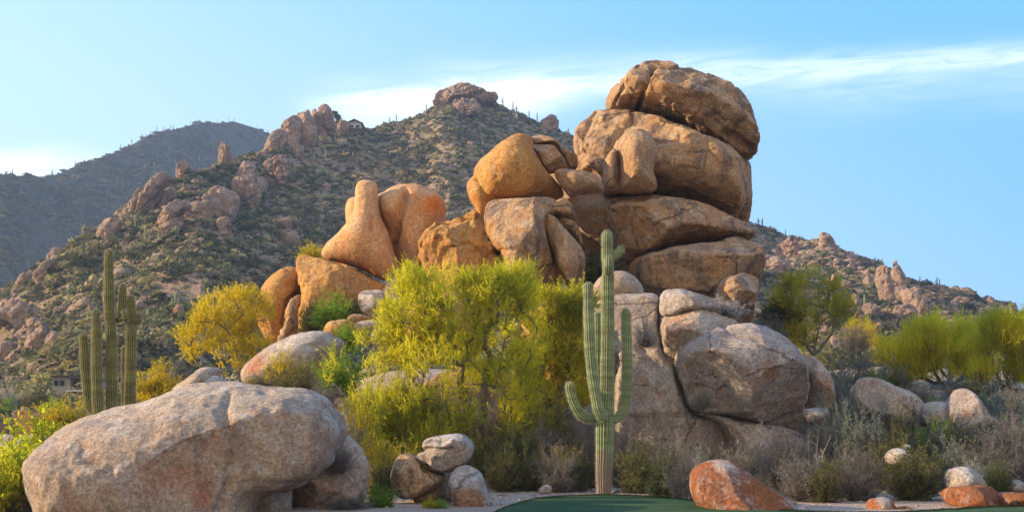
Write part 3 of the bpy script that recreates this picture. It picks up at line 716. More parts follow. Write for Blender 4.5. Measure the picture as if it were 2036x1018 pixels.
rock('boulder', 'small white-topped rust rock between the two big red ones', 16,
     [(535, 985), (550, 940), (600, 927), (660, 930), (695, 960), (710, 1010), (690, 1060), (560, 1060)], 24.9, .35, 'red', 2.3, h=.025, pale=[(620, 940, 80, .8)], group='rocks along the edge of the green')
rock('boulder', 'tiny red stone beside the small white-topped rust rock', 16,
     [(705, 1000), (730, 985), (780, 980), (810, 995), (820, 1040), (720, 1050)], 24.8, .25, 'red', 2.3, h=.022, group='rocks along the edge of the green')
rock('boulder', 'big rust-orange boulder with bleached white top in front of the brush', 5,
     [(500, 908), (512, 872), (545, 848), (595, 838), (650, 850), (700, 882), (760, 922), (820, 960), (858, 1000), (860, 1060), (760, 1090), (600, 1080), (530, 1000), (504, 945)], 24.9, .95, 'red', 2.4, tz=.35, rough=.8,
     pale=[(570, 850, 35, .5), (620, 862, 38, .75), (680, 905, 28, .55), (740, 940, 25, .4)], h=.035, group='rocks along the edge of the green')
rock('boulder', 'small tan stone at the lower end of the big rust-orange boulder', 5,
     [(850, 1010), (865, 995), (890, 990), (915, 1005), (925, 1050), (860, 1060)], 24.6, .25, 'pink', 2.3, h=.022, group='rocks along the edge of the green')
# ---- foreground left
rock('boulder', 'massive pinkish foreground boulder filling the lower left', 0,
     [(45, 940), (48, 912), (62, 892), (85, 868), (120, 845), (165, 822), (215, 808), (260, 798), (300, 788), (345, 771), (390, 764), (440, 764), (500, 766), (560, 770), (610, 782), (645, 803), (668, 832), (674, 858),
      (664, 890), (642, 924), (605, 953), (565, 970), (525, 984), (508, 1005), (505, 1050), (470, 1080), (300, 1090), (130, 1080), (85, 1040), (75, 1010), (58, 985), (47, 962)], 24.6, 2.0, 'pink', 2.5, ncut=1, rnd=.95, tz=.3, rough=.9, low=.02, h=.042,
     cracks=[([(462, 790), (478, 850), (492, 890), (478, 940), (470, 1000)], .08, .11), ([(505, 955), (540, 948), (600, 950), (640, 930)], .04, .05), ([(655, 800), (640, 850), (655, 900)], .08, .05)],
     bumps=[(400, 940, 75, -.16), (585, 900, 60, .12), (150, 940, 60, .1), (75, 950, 15, -.1)], stain=[(405, 945, 62, .5), (340, 980, 70, .35), (565, 915, 38, .55), (130, 930, 60, .25), (440, 990, 30, .5)],
     pale=[(250, 830, 90, .5), (430, 790, 110, .5), (600, 850, 70, .45), (120, 870, 50, .4)], group='foreground boulders')
rock('boulder', 'short weathered pedestal rock under the lip of the foreground boulder', 0,
     [(508, 980), (540, 968), (575, 972), (576, 1010), (574, 1050), (515, 1050), (505, 1010)], 24.6, .35, 'grey', 2.8, rough=1., h=.03, pale=[(545, 1000, 40, .5)], group='foreground boulders')
rock('boulder', 'dusky rounded boulder tucked behind the massive foreground boulder', 0,
     [(530, 1010), (545, 950), (590, 915), (620, 890), (650, 868), (680, 862), (702, 872), (722, 905), (730, 945), (722, 990), (705, 1015), (640, 1035), (560, 1030)], 25.7, .9, 'pink', 2.4, h=.035, stain=[(690, 940, 50, .5), (610, 990, 40, .6)],
     cracks=[([(640, 1000), (690, 970), (722, 955)], .04, .06)], group='foreground boulders')
rock('boulder', 'sunlit tan rock peak rising behind the foreground boulder', 17,
     [(-30, 960), (0, 890), (60, 850), (130, 800), (200, 745), (250, 728), (310, 730), (345, 760), (330, 810), (340, 860), (300, 920), (150, 980)], 29.5, .9, 'pink', 2.2, tz=.3, pale=[(230, 750, 60, .5)], stain=[(280, 800, 30, .5)], h=.035, group='foreground boulders')
rock('boulder', 'small white-crested stone beside the tan rock peak', 17,
     [(245, 860), (265, 820), (310, 803), (365, 815), (405, 850), (425, 885), (380, 920), (270, 910)], 28.6, .45, 'grey', 2.3, pale=[(330, 830, 80, .7)], h=.03, group='foreground boulders')
rock('boulder', 'flat balanced rock perched on two stones beside the green', 15,
     [(1455, 570), (1485, 530), (1490, 480), (1525, 445), (1600, 425), (1700, 412), (1770, 420), (1815, 455), (1840, 500), (1838, 560), (1800, 610), (1740, 645), (1660, 675), (1580, 670), (1500, 625)],
     26.4, .62, 'grey', 2.5, tz=.1, h=.026, cracks=[([(1488, 520), (1560, 505), (1640, 512), (1700, 505)], .03, .06)], pale=[(1650, 440, 120, .8)], stain=[(1560, 620, 70, .4)], group='balanced rock group')
rock('boulder', 'brown boulder supporting the balanced rock from the left', 15,
     [(1280, 700), (1300, 620), (1335, 565), (1400, 555), (1450, 575), (1500, 630), (1560, 670), (1640, 690), (1610, 760), (1520, 810), (1430, 850), (1330, 840), (1285, 780)], 26.6, .65, 'brown', 2.4, h=.028,
     pale=[(1440, 600, 50, .5), (1380, 600, 50, .3)], cracks=[([(1480, 640), (1520, 700), (1500, 780)], .03, .05)], group='balanced rock group')
rock('boulder', 'shaded rock under the middle of the balanced rock', 15,
     [(1420, 860), (1500, 800), (1600, 740), (1660, 690), (1700, 730), (1700, 860), (1620, 900), (1480, 900)], 26.9, .5, 'brown', 2.4, h=.03, group='balanced rock group')
rock('boulder', 'white-topped wedge rock with orange face propping the balanced rock from the right', 15,
     [(1672, 740), (1700, 670), (1760, 635), (1820, 645), (1880, 690), (1905, 760), (1940, 860), (1975, 925), (1900, 940), (1780, 935), (1705, 880), (1690, 800)], 25.8, .55, 'grey', 2.6, tz=.25, h=.026,
     pale=[(1850, 700, 70, .8)], stain=[(1800, 860, 90, 1.2), (1860, 890, 60, 1.), (1730, 830, 50, .5)], group='balanced rock group')
rock('boulder', 'small low stone at the foot of the grey shrubs by the green', 0, [(1070, 975), (1078, 966), (1092, 964), (1098, 974), (1088, 982), (1074, 982)], 29.6, .1, 'grey', 2.3, h=.02, group='rocks along the edge of the green')

# ------------------------------------------------------------------ far outcrops, each boulder of them
def far(label, z, pts, tz=.35, lo=105, hi=440, T=None, group=None, dy=0., stain=(), facet=.12):
    pts = [(a_, b_) for a_, b_ in pts]
    v0 = min(b_ for _, b_ in pts); v1 = max(b_ for _, b_ in pts); vm = (v0 + v1) / 2
    p = zp(z, pts); cx = (p[:, 0].min() + p[:, 0].max()) / 2; by = p[:, 1].max(); my = p[:, 1].mean()
    Y = None
    for q in (by - 1, by + 2, by + 6, by + 12):
        Y = hit(cx, q, lo, hi)
        if Y: break
    if Y is None: Y = float(I(cx, HD)) - 3
    Y -= dy
    pts = [(a_, b_ + max(0, b_ - vm) * .6) for a_, b_ in pts]
    mu = sum(a_ for a_, _ in pts) / len(pts); mv = sum(b_ for _, b_ in pts) / len(pts)
    pts = [(mu + (a_ - mu) * 1.13, mv + (b_ - mv) * 1.07) for a_, b_ in pts]
    wpx = np.ptp(p[:, 0]); hpx = np.ptp(p[:, 1])
    TT = T or (.55 * min(wpx, hpx) + .12 * max(wpx, hpx)) / FPX * Y
    return rock('boulder', label, z, pts, Y, TT, 'hillrock', 2.6, tz=tz, h=max(Y / FPX * 1.15, 0.09 * 1.), group=group, rough=2.2, rnd=.5, facet=facet * 1.7, low=.04, stain=stain)
gA = 'red boulders of the ridge outcrop'
far('tall dome boulder forming the highest point of the red ridge outcrop', 10, [(915, 230), (920, 170), (960, 148), (1020, 150), (1060, 210), (1090, 290), (1085, 360), (1000, 370), (930, 320)], .1, group=gA, dy=1)
far('broad sloping boulder on the left half of the red ridge outcrop', 10, [(405, 440), (480, 340), (560, 290), (640, 325), (645, 450), (625, 620), (560, 650), (430, 660), (380, 560)], .25, group=gA)
far('steep lit slab at the left foot of the red ridge outcrop', 10, [(160, 735), (230, 620), (290, 500), (380, 478), (385, 560), (345, 650), (320, 745)], .3, group=gA)
far('long leaning slab below the broad sloping boulder of the red ridge outcrop', 10, [(320, 730), (350, 600), (390, 500), (440, 470), (470, 600), (430, 660), (400, 740)], .3, group=gA, dy=2)
far('squat boulder under the small cap stones of the red ridge outcrop', 10, [(638, 260), (700, 233), (780, 258), (828, 330), (850, 420), (780, 455), (690, 435), (648, 350)], .1, group=gA)
far('little dark cap stone on the ridge outcrop, left of the notch', 10, [(728, 215), (745, 198), (778, 203), (800, 290), (750, 290)], 0, group=gA)
far('twin knobbed stone between notch and dome on the ridge outcrop', 10, [(818, 262), (820, 200), (868, 190), (882, 228), (930, 215), (942, 255), (935, 340), (850, 335)], .05, group=gA)
far('central face boulder of the red ridge outcrop', 10, [(685, 440), (800, 400), (850, 440), (872, 560), (832, 615), (720, 635), (675, 560)], .25, group=gA, dy=2)
far('upright column boulder beneath the knobbed stone of the ridge outcrop', 10, [(858, 335), (940, 330), (962, 400), (1005, 480), (965, 570), (880, 570), (850, 430)], .2, group=gA, dy=1)
far('rounded boulder below the dome of the ridge outcrop', 10, [(960, 360), (1080, 330), (1135, 400), (1115, 475), (1030, 490), (950, 440)], .2, group=gA, dy=2)
far('dark low boulder next to the ridge house', 10, [(1145, 365), (1180, 345), (1240, 342), (1292, 375), (1300, 445), (1200, 510), (1120, 490)], .2, group=gA)
far('small orange lit stone under the ridge outcrop', 10, [(572, 710), (620, 668), (680, 690), (690, 770), (645, 835), (582, 815)], .1, group=gA, stain=[(610, 740, 40, .6)], dy=1)
gB = 'rocks of the summit'
far('craggy dark summit crown of the highest peak', 11, [(272, 290), (282, 238), (330, 178), (420, 120), (490, 92), (600, 98), (700, 118), (800, 168), (880, 220), (900, 260), (800, 275), (700, 262), (600, 250), (500, 262), (440, 300), (340, 318)],
    .1, group=gB, facet=.22, T=6)
far('lower buttress of pinkish rock beneath the summit crown', 11, [(470, 300), (540, 258), (640, 258), (725, 300), (728, 385), (640, 410), (540, 420), (490, 420)], .4, group=gB, facet=.4, dy=2)
far('small orange cliff under the left end of the summit crown', 11, [(335, 300), (345, 240), (380, 200), (400, 260), (380, 310)], .2, group=gB, dy=3, stain=[(360, 250, 60, .9)])
far('lone rounded knob standing on the right shoulder of the summit ridge', 11, [(1442, 600), (1440, 540), (1480, 500), (1550, 465), (1608, 500), (1630, 600), (1600, 635), (1500, 630)], .05, group=gB, facet=.25)
gC = 'rocks of the left spur'
far('dark blade slab leaning on the left spur crest', 12, [(245, 530), (300, 430), (338, 358), (380, 335), (392, 380), (345, 440), (305, 530)], .2, group=gC)
far('longest leaning blade slab of the left spur', 12, [(308, 535), (370, 430), (430, 310), (475, 230), (522, 238), (512, 290), (462, 360), (420, 430), (360, 505)], .2, group=gC, dy=2)
far('triangular ochre slab right of the longest blade slab', 12, [(455, 455), (530, 350), (578, 345), (592, 400), (540, 465), (490, 490)], .4, group=gC, dy=1)
far('overhanging boulder with dark undercut on the left spur', 12, [(500, 545), (590, 440), (650, 438), (690, 470), (605, 540), (530, 592)], .4, group=gC, dy=2)
far('short pinnacle on the left spur crest', 12, [(618, 225), (650, 145), (690, 145), (705, 200), (652, 250)], .05, group=gC)
far('thin standing pinnacle against the dark mountain', 12, [(928, 125), (940, 55), (965, 12), (1000, 60), (1003, 125)], 0, group=gC)
far('big pale boulder face in the middle of the left spur', 12, [(832, 370), (905, 318), (1000, 365), (1052, 430), (1022, 505), (920, 533), (860, 540), (828, 450)], .45, group=gC, dy=2)
far('low boulder wall joined to the left of the big pale face', 12, [(735, 450), (850, 430), (862, 540), (760, 552), (660, 505), (680, 440)], .45, group=gC, dy=1)
far('upper boulder of the spur cluster left of the finger rock skyline', 12, [(1055, 270), (1080, 200), (1112, 148), (1162, 170), (1182, 240), (1150, 300)], .3, group=gC, dy=1)
far('square boulder in the middle of the spur cluster', 12, [(1038, 300), (1060, 262), (1160, 250), (1182, 290), (1112, 402), (1050, 375)], .3, group=gC, dy=2)
far('hanging light boulder at the foot of the spur cluster', 12, [(1125, 400), (1135, 345), (1200, 320), (1230, 350), (1212, 442), (1170, 462)], .3, group=gC, dy=3)
far('shaded right hand boulder of the spur cluster', 12, [(1188, 275), (1260, 268), (1265, 350), (1230, 372), (1192, 325)], .3, group=gC, dy=1)
far('rounded red boulder low on the left spur crest', 12, [(58, 695), (88, 590), (140, 556), (202, 588), (182, 650), (100, 705)], .3, group=gC)
far('isolated red boulder in the brush below the left spur', 12, [(1388, 665), (1450, 638), (1502, 700), (1462, 738), (1400, 725)], .4, group=gC, dy=1)
far('knobbly boulder below the big pale face', 12, [(918, 570), (980, 548), (1002, 600), (962, 655), (920, 618)], .4, group=gC, dy=1)
far('fluted cliff rock descending from the ridge outcrop', 12, [(1290, 140), (1400, 108), (1425, 220), (1385, 265), (1300, 205)], .3, group=gC, facet=.4, dy=1)
far('ochre boulder under the overhanging one on the left spur', 12, [(515, 630), (560, 560), (640, 560), (645, 625), (560, 655)], .4, group=gC, dy=1)
gD = 'rocks of the lower left slope'
far('steep pink slab on the lower left spur', 13, [(198, 325), (250, 240), (302, 185), (322, 220), (272, 305)], .3, group=gD)
far('red boulder on the lower left spur crest', 13, [(298, 190), (330, 112), (400, 128), (412, 182), (340, 200)], .2, group=gD, dy=1)
far('lowest crest boulder of the left spur', 13, [(98, 340), (130, 278), (180, 266), (195, 310), (132, 352)], .2, group=gD)
far('wide shaded boulder block at the left border', 13, [(-40, 545), (-30, 460), (60, 436), (152, 468), (172, 530), (120, 575), (60, 540)], .4, group=gD, dy=1)
far('shaded boulder heap left of the olive saguaro', 13, [(168, 705), (190, 618), (240, 565), (292, 640), (295, 705), (230, 730)], .4, group=gD, dy=1)
far('small boulder behind the olive saguaro arms', 13, [(295, 700), (310, 650), (345, 640), (385, 690), (370, 720)], .4, group=gD, dy=1)
far('little orange lit rock halfway to the yellow tree', 13, [(1098, 515), (1110, 470), (1150, 466), (1155, 520), (1130, 535)], .3, group=gD, dy=1, stain=[(1120, 500, 50, .7)])
far('dark red boulder at the left border below the block', 13, [(-30, 800), (-10, 720), (40, 700), (85, 750), (70, 810)], .4, group=gD, dy=1)
gE = 'rocks of the right hillside'
far('pointed cap rock on the right hand skyline', 14, [(513, 210), (520, 160), (545, 142), (576, 160), (603, 212), (560, 228)], 0, group=gE)
far('sunlit orange crag near the start of the right hillside', 14, [(262, 240), (300, 190), (352, 178), (365, 250), (302, 295)], .3, group=gE, dy=1, stain=[(310, 230, 70, .5)], facet=.4)
far('large round pinkish boulder near the stack on the right hillside', 14, [(165, 335), (222, 303), (292, 340), (285, 405), (205, 385)], .3, group=gE, dy=1)
far('cracked buttress rock high on the right hillside', 14, [(905, 490), (918, 400), (960, 366), (992, 420), (1003, 605), (940, 565)], .4, group=gE, dy=1)
far('rock right of the dark crack in the hillside buttress', 14, [(1008, 410), (1060, 378), (1085, 480), (1012, 505)], .4, group=gE, dy=1)
far('boulder under the dark crack of the hillside buttress', 14, [(1018, 525), (1110, 518), (1125, 605), (1042, 610)], .4, group=gE, dy=1)
far('long diagonal slab right of the hillside buttress', 14, [(1098, 545), (1150, 528), (1245, 660), (1225, 705), (1118, 625)], .4, group=gE, dy=2)
far('smooth boulder at the foot of the hillside buttress', 14, [(1018, 695), (1040, 640), (1142, 638), (1155, 705), (1060, 725)], .4, group=gE, dy=1)
far('small dark finger on the right hand skyline', 14, [(1008, 365), (1013, 338), (1024, 334), (1034, 365)], 0, group=gE)
far('two headed rock near the lower end of the right skyline', 14, [(1645, 610), (1668, 574), (1702, 620), (1692, 662), (1650, 655)], .1, group=gE)
far('dark flat rock on the lower right skyline', 14, [(1448, 540), (1500, 513), (1552, 550), (1485, 565)], .1, group=gE)
far('pale oblong boulder in the middle of the right hillside', 14, [(640, 470), (660, 455), (705, 468), (742, 510), (680, 503)], .4, group=gE, dy=1)
far('rounded red boulder low on the right hillside', 14, [(798, 655), (850, 618), (895, 650), (852, 685)], .4, group=gE, dy=1)
far('pale egg-shaped boulder just right of the dark-branched tree', 14, [(730, 595), (750, 558), (792, 600), (765, 635)], .3, group=gE, dy=1)

# prototypes for the smaller hillside boulders
def pebble(seed, h, fac=.35):
    g = np.arange(-1.35, 1.36, h)
    X, Yy, Zz = np.meshgrid(g, g, g, indexing='ij')
    P = np.stack([X.ravel(), Yy.ravel(), Zz.ravel()], 1)
    rg = np.random.default_rng(seed)
    r = np.linalg.norm(P * np.array([1, 1, 1.25]), axis=1)
    F = 1 - r + fbm(P * .9 + seed, 2, seed) * .35
    for _ in range(14):
        n = rg.normal(size=3); n /= np.linalg.norm(n)
        F = np.minimum(F, (rg.uniform(.52, .88) - P @ n) * 1.)
    F = F + fbm(P * 2.4 + seed, 2, seed + 4) * .07
    F = F.reshape(X.shape); F[0] = F[-1] = -1; F[:, 0] = F[:, -1] = -1; F[:, :, 0] = F[:, :, -1] = -1
    return nets(F, np.array([g[0]] * 3), h)
rg = np.random.default_rng(12)
# where brush and rubble go on the slopes: uniform in the view fan
def slope_points(n, dlo, dhi, lo, hi, tab, dtab, tmin, tmax):
    u = rg.uniform(lo, hi, n); px = CX + FPX * u
    D = I(px, dtab); t = rg.uniform(tmin, tmax, n) ** .8
    y = D * (t)
    x = u * y
    return x, y
hp = [pebble(s, .14) for s in range(40, 46)]
lowp = [pebble(s, .3) for s in range(60, 66)]
regions = [(-.40, -.24, 'reddish boulder half sunk in brush at the foot of the left slope'),
           (-.24, -.10, 'reddish boulder half sunk in brush on the left spur'),
           (-.10, .04, 'reddish boulder half sunk in brush below the summit'),
           (.16, .26, 'reddish boulder scattered over the right hillside near the great pile'),
           (.26, .40, 'reddish boulder scattered over the far end of the right hillside')]
protos = []
k = 0
for (u0, u1, lab) in regions:
    nreg = 46 if u0 < .1 else 62
    for j in range(nreg):
        for _ in range(40):
            u = rg.uniform(u0, u1); px = CX + FPX * u
            D = float(I(px, HD)); y = D * rg.uniform(.46, .985); x = u * y
            cl = fbm(np.array([[x / 22., y / 22., 3.]]), 3, 44)[0]
            if cl > .02 + rg.uniform(-.1, .15): break
        z = g1(x, y)
        s = float(np.clip(rg.lognormal(-.4, .5), .4, 2.2))
        V, F = hp[k % 6]
        if k < 6:
            o = mesh_obj('boulder', V, F, M['hillrock']); protos.append(o)
        else:
            o = protos[k % 6].copy(); COL.objects.link(o)
        o.location = (x, y, z + s * .15); o.rotation_euler = (rg.uniform(-.3, .3), rg.uniform(-.3, .3), rg.uniform(0, 6.28))
        o.scale = (s * rg.uniform(.8, 1.3), s * rg.uniform(.7, 1.1), s * rg.uniform(.6, 1.05))
        tag(o, lab, 'boulder', lab.replace('reddish boulder', 'reddish boulders'))
        k += 1

def stamp(name, variants, P, scl, rot, mat, attrs=None, kind='stuff', pervert=None, smooth=False):
    """many copies of small meshes in one object"""
    Vs, Fs, off = [], [], 0
    at = {k: [] for k in (attrs or {})}
    n = len(P); which = np.arange(n) % len(variants)
    for vi, (V, F) in enumerate(variants):
        sel = np.nonzero(which == vi)[0]
        if not len(sel): continue
        c, s = np.cos(rot[sel]), np.sin(rot[sel])
        X = V[None, :, 0] * c[:, None] - V[None, :, 1] * s[:, None]
        Yy = V[None, :, 0] * s[:, None] + V[None, :, 1] * c[:, None]
        Q = np.stack([X * scl[sel, 0:1], Yy * scl[sel, 1:2], np.broadcast_to(V[None, :, 2], X.shape) * scl[sel, 2:3]], 2) + P[sel][:, None, :]
        m = len(V)
        Vs.append(Q.reshape(-1, 3)); Fs.append((F[None] + (np.arange(len(sel)) * m)[:, None, None] + off).reshape(-1, F.shape[1])); off += m * len(sel)
        for k_, a in (attrs or {}).items(): at[k_].append(np.repeat(a[sel], m, 0))
    return mesh_obj(name, np.concatenate(Vs), [np.concatenate(Fs)], mat, attrs={k_: np.concatenate(a) for k_, a in at.items()}, smooth=smooth)

def scatter(n, u0, u1, tmin, tmax, dtab, thr=None, seed=1, clump=20.):
    r = np.random.default_rng(seed)
    u = r.uniform(u0, u1, n); px = CX + FPX * u; D = I(px, dtab); t = r.uniform(0, 1, n) ** .75
    y = D * (tmin + (tmax - tmin) * t); x = u * y
    if thr is not None:
        c = fbm(np.stack([x / clump, y / clump, 0 * x + 5], 1), 4, 77)
        keep = c > thr + r.uniform(-.25, .25, n); x, y = x[keep], y[keep]
    return x, y, r
# rubble
x, y, r = scatter(15000, -.42, .42, .42, 1.0, HD, .0, 3)
P = np.stack([x, y, G(x, y)], 1); s = np.clip(r.lognormal(-.75, .5, len(x)), .2, 1.5)[:, None] * r.uniform(.7, 1.3, (len(x), 3)) * np.array([1, 1, .75])
o = stamp('rubble', [(V, F) for V, F in lowp], P, s, r.uniform(0, 6.28, len(x)), M['hillrock']); tag(o, 'loose reddish rubble strewn over the brushy hillside', 'rubble', kind='stuff')
x, y, r = scatter(17000, .15, .42, .42, 1.0, HD, -.1, 4)
P = np.stack([x, y, G(x, y)], 1); s = np.clip(r.lognormal(-.8, .55, len(x)), .18, 1.8)[:, None] * r.uniform(.7, 1.3, (len(x), 3)) * np.array([1, 1, .75])
o = stamp('rubble', [(V, F) for V, F in lowp], P, s, r.uniform(0, 6.28, len(x)), M['hillrock']); tag(o, 'dense reddish talus covering the right hillside', 'rubble', kind='stuff')

def tuft(seed, n, sz):
    r = np.random.default_rng(seed)
    d = r.normal(size=(n, 3)); d[:, 2] = np.abs(d[:, 2]) * .9; d /= np.linalg.norm(d, axis=1)[:, None]
    c = d * (r.uniform(.35, 1., n) ** .6)[:, None] * np.array([1, 1, .9])
    a = r.normal(size=(n, 3)); a /= np.linalg.norm(a, axis=1)[:, None]
    b_ = np.cross(a, d + .01); b_ /= np.linalg.norm(b_, axis=1)[:, None]
    s = (sz * r.uniform(.6, 1.4, n))[:, None]
    V = np.stack([c - a * s, c + b_ * s * .7, c + a * s, c - b_ * s * .7], 1).reshape(-1, 3)
    return V, np.arange(n * 4).reshape(n, 4)
tufts = [tuft(s, 42, .30) for s in range(8)]
def brush_cols(r, n, sunny=0.):
    pal = np.array([(.15, .16, .07), (.11, .12, .06), (.36, .32, .13), (.24, .22, .11), (.42, .35, .19), (.13, .135, .08), (.27, .23, .16), (.17, .17, .09)])
    c = pal[r.integers(0, len(pal), n)] * r.uniform(.5, 1.12, (n, 1)); return c
x, y, r = scatter(52000, -.42, .42, .40, 1.0, HD, -.38, 8, 24.)
P = np.stack([x, y, G(x, y) - .1], 1); s = np.clip(r.lognormal(-.6, .42, len(x)), .22, 1.5)[:, None] * r.uniform(.8, 1.25, (len(x), 3)) * np.array([1, 1, .85])
o = stamp('brush', tufts, P, s, r.uniform(0, 6.28, len(x)), M['brush'], {'col': brush_cols(r, len(x))}); tag(o, 'low desert brush covering the hillside', 'brush', kind='stuff')
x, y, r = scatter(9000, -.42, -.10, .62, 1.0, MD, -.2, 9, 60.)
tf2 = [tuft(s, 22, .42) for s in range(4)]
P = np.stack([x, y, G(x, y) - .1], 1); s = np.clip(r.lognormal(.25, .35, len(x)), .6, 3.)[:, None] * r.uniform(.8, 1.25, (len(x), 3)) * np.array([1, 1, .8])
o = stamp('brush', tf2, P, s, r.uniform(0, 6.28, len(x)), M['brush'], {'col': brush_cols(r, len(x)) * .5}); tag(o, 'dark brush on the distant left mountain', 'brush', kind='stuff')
# valley brush between the near mound and the hill
n = 2600; r = np.random.default_rng(31)
y = r.uniform(62, 125, n); u = r.uniform(-.42, .42, n); x = u * y
P = np.stack([x, y, G(x, y) - .05], 1); s = np.clip(r.lognormal(-.25, .4, n), .3, 1.8)[:, None] * r.uniform(.8, 1.25, (n, 3))
tf3 = [tuft(s, 160, .13) for s in range(20, 24)]
c = brush_cols(r, n) * 1.15; 
o = stamp('brush', tf3, P, s, r.uniform(0, 6.28, n), M['brush'], {'col': c}); tag(o, 'grey-green scrub filling the valley floor', 'brush', kind='stuff')
# scrub on the flats to either side
n = 1500; r = np.random.default_rng(37)
y = r.uniform(27, 66, n); sg = np.where(r.random(n) < .6, 1, -1); x = sg * (.385 + r.uniform(0, .5, n)) * y
P = np.stack([x, y, G(x, y) - .03], 1); s = np.clip(r.lognormal(-.9, .4, n), .2, .9)[:, None] * r.uniform(.8, 1.25, (n, 3))
tf4 = [tuft(s_, 420, .07) for s_ in range(30, 33)]
o = stamp('brush', tf4, P, s, r.uniform(0, 6.28, n), M['brush'], {'col': brush_cols(r, n)}); tag(o, 'low scrub on the flats beside the boulder pile', 'brush', kind='stuff')
# gravel by the green
n = 5200; r = np.random.default_rng(33)
x = r.uniform(-9, 13, n); y = r.uniform(25, 36, n)
e = np.interp(x, E[:, 0], E[:, 1]); keep = (y > e + .08) | (x < -1); x, y = x[keep], y[keep]
P = np.stack([x, y, G(x, y)], 1); s = np.clip(r.lognormal(-3.6, .55, len(x)), .012, .12)[:, None] * r.uniform(.7, 1.3, (len(x), 3)) * np.array([1, 1, .7])
o = stamp('gravel', [(V, F) for V, F in lowp], P, s, r.uniform(0, 6.28, len(x)), M['grey']); tag(o, 'loose gravel and pebbles on the dirt by the green', 'gravel', kind='stuff')

# ------------------------------------------------------------------ buildings
def box(bmV, bmF, x0, x1, y0, y1, z0, z1):
    b_ = len(bmV); bmV += [(x0, y0, z0), (x1, y0, z0), (x1, y1, z0), (x0, y1, z0), (x0, y0, z1), (x1, y0, z1), (x1, y1, z1), (x0, y1, z1)]
    bmF += [[b_, b_ + 3, b_ + 2, b_ + 1], [b_ + 4, b_ + 5, b_ + 6, b_ + 7], [b_, b_ + 1, b_ + 5, b_ + 4], [b_ + 1, b_ + 2, b_ + 6, b_ + 5], [b_ + 2, b_ + 3, b_ + 7, b_ + 6], [b_ + 3, b_, b_ + 4, b_ + 7]]
def boxes(name, L, mat, parent):
    V, F = [], []
    for q in L: box(V, F, *q)
    return mesh_obj(name, V, F, mat, parent, smooth=False)
# the ridge house
Yh = float(I(705, HD)) - 2; c = W(705, 253, Yh); sx = Yh / FPX
hs = empty('house', (c[0], c[1], c[2] - .3)); tag(hs, 'small white house with low dark gable roof on the ridge skyline', 'house')
boxes('wall', [(-13 * sx, 13 * sx, 0, 6, -1.5, 10 * sx)], M['stucco'], hs)
V = [(-17 * sx, -1, 9.5 * sx), (17 * sx, -1, 9.5 * sx), (0, -1, 17.5 * sx), (-17 * sx, 7, 9.5 * sx), (17 * sx, 7, 9.5 * sx), (0, 7, 17.5 * sx),
     (-13.6 * sx, -.99, 9.5 * sx), (13.6 * sx, -.99, 9.5 * sx), (0, -.99, 15.6 * sx)]
mesh_obj('roof', [v for v in V[:6]] + [(v[0], v[1], v[2] - 1.6 * sx) for v in V[:6]], [[[0, 2, 5, 3], [2, 1, 4, 5], [6, 9, 11, 8], [8, 11, 10, 7], [0, 6, 8, 2], [2, 8, 7, 1], [3, 5, 11, 9], [5, 4, 10, 11], [0, 3, 9, 6], [1, 7, 10, 4]]], M['roof'], hs, smooth=False)
mesh_obj('gable', [(-13 * sx, .0, 10 * sx), (13 * sx, .0, 10 * sx), (0, .0, 15.4 * sx), (-13 * sx, 5.9, 10 * sx), (13 * sx, 5.9, 10 * sx), (0, 5.9, 15.4 * sx)], [[[0, 1, 2], [5, 4, 3]], [[0, 2, 5, 3], [1, 4, 5, 2]]], M['stucco'], hs, smooth=False)
for a, b_ in ((-9.5, -2.2), (2, 9.5)):
    w = boxes('window', [(a * sx, b_ * sx, -.08, -.02, 1.2 * sx, 6 * sx)], M['glass'], hs)
boxes('deck', [(-15 * sx, 20 * sx, -2, 0, -1.6, -.3)], M['roof'], hs)
Y2 = hit(1024, 232, 200, 420) or 380.; c = W(1024, 232, Y2 - 1); sx = Y2 / FPX
hs = empty('house', tuple(c)); tag(hs, 'tiny flat-roofed cream building just right of the summit', 'house')
boxes('wall', [(-5 * sx, 5 * sx, 0, 4, -1.5, 7 * sx)], M['stucco'], hs)
boxes('roof', [(-6 * sx, 6 * sx, -.4, 4.4, 7 * sx, 8.2 * sx)], M['greywall'], hs)
boxes('window', [(-3 * sx, 0, -.06, -.01, 2 * sx, 5 * sx)], M['glass'], hs)
# valley buildings
Yv = 92.; c = W(128, 772, Yv); sx = Yv / FPX
hs = empty('house', (c[0], c[1], c[2] - .2)); tag(hs, 'flat-roofed grey building in the valley behind the olive saguaro', 'house')
boxes('wall', [(-24 * sx, 12 * sx, 0, 5, -1.5, 30 * sx), (12 * sx, 46 * sx, .5, 5, -1.5, 26 * sx)], M['greywall'], hs)
boxes('roof', [(-25.5 * sx, 13.3 * sx, -.35, 5.4, 30 * sx, 32 * sx), (13.5 * sx, 50 * sx, -.2, 5.4, 26 * sx, 27.6 * sx)], M['roof'], hs)
boxes('garage_door', [(15 * sx, 31 * sx, .4, .47, 2 * sx, 20 * sx)], M['glass'], hs)
for a in (-20, -8): boxes('window', [(a * sx, (a + 8) * sx, -.07, -.02, 12 * sx, 22 * sx)], M['glass'], hs)
c = W(146, 786, 80.); sx = 80 / FPX
hs = empty('shed', tuple(c)); tag(hs, 'low white roofed shelter in front of the grey valley building', 'shed')
boxes('roof', [(-17 * sx, 22 * sx, 0, 4, 8 * sx, 11 * sx)], M['stucco'], hs)
for a in (-15, 18): boxes('post', [(a * sx, (a + 2.4) * sx, .3, .5, -.6, 8 * sx)], M['stucco'], hs)
boxes('wall', [(-8 * sx, 17 * sx, 2.5, 3.8, -.6, 7.9 * sx)], M['greywall'], hs)
Yp = 58.; c = W(46, 862, Yp); sx = Yp / FPX
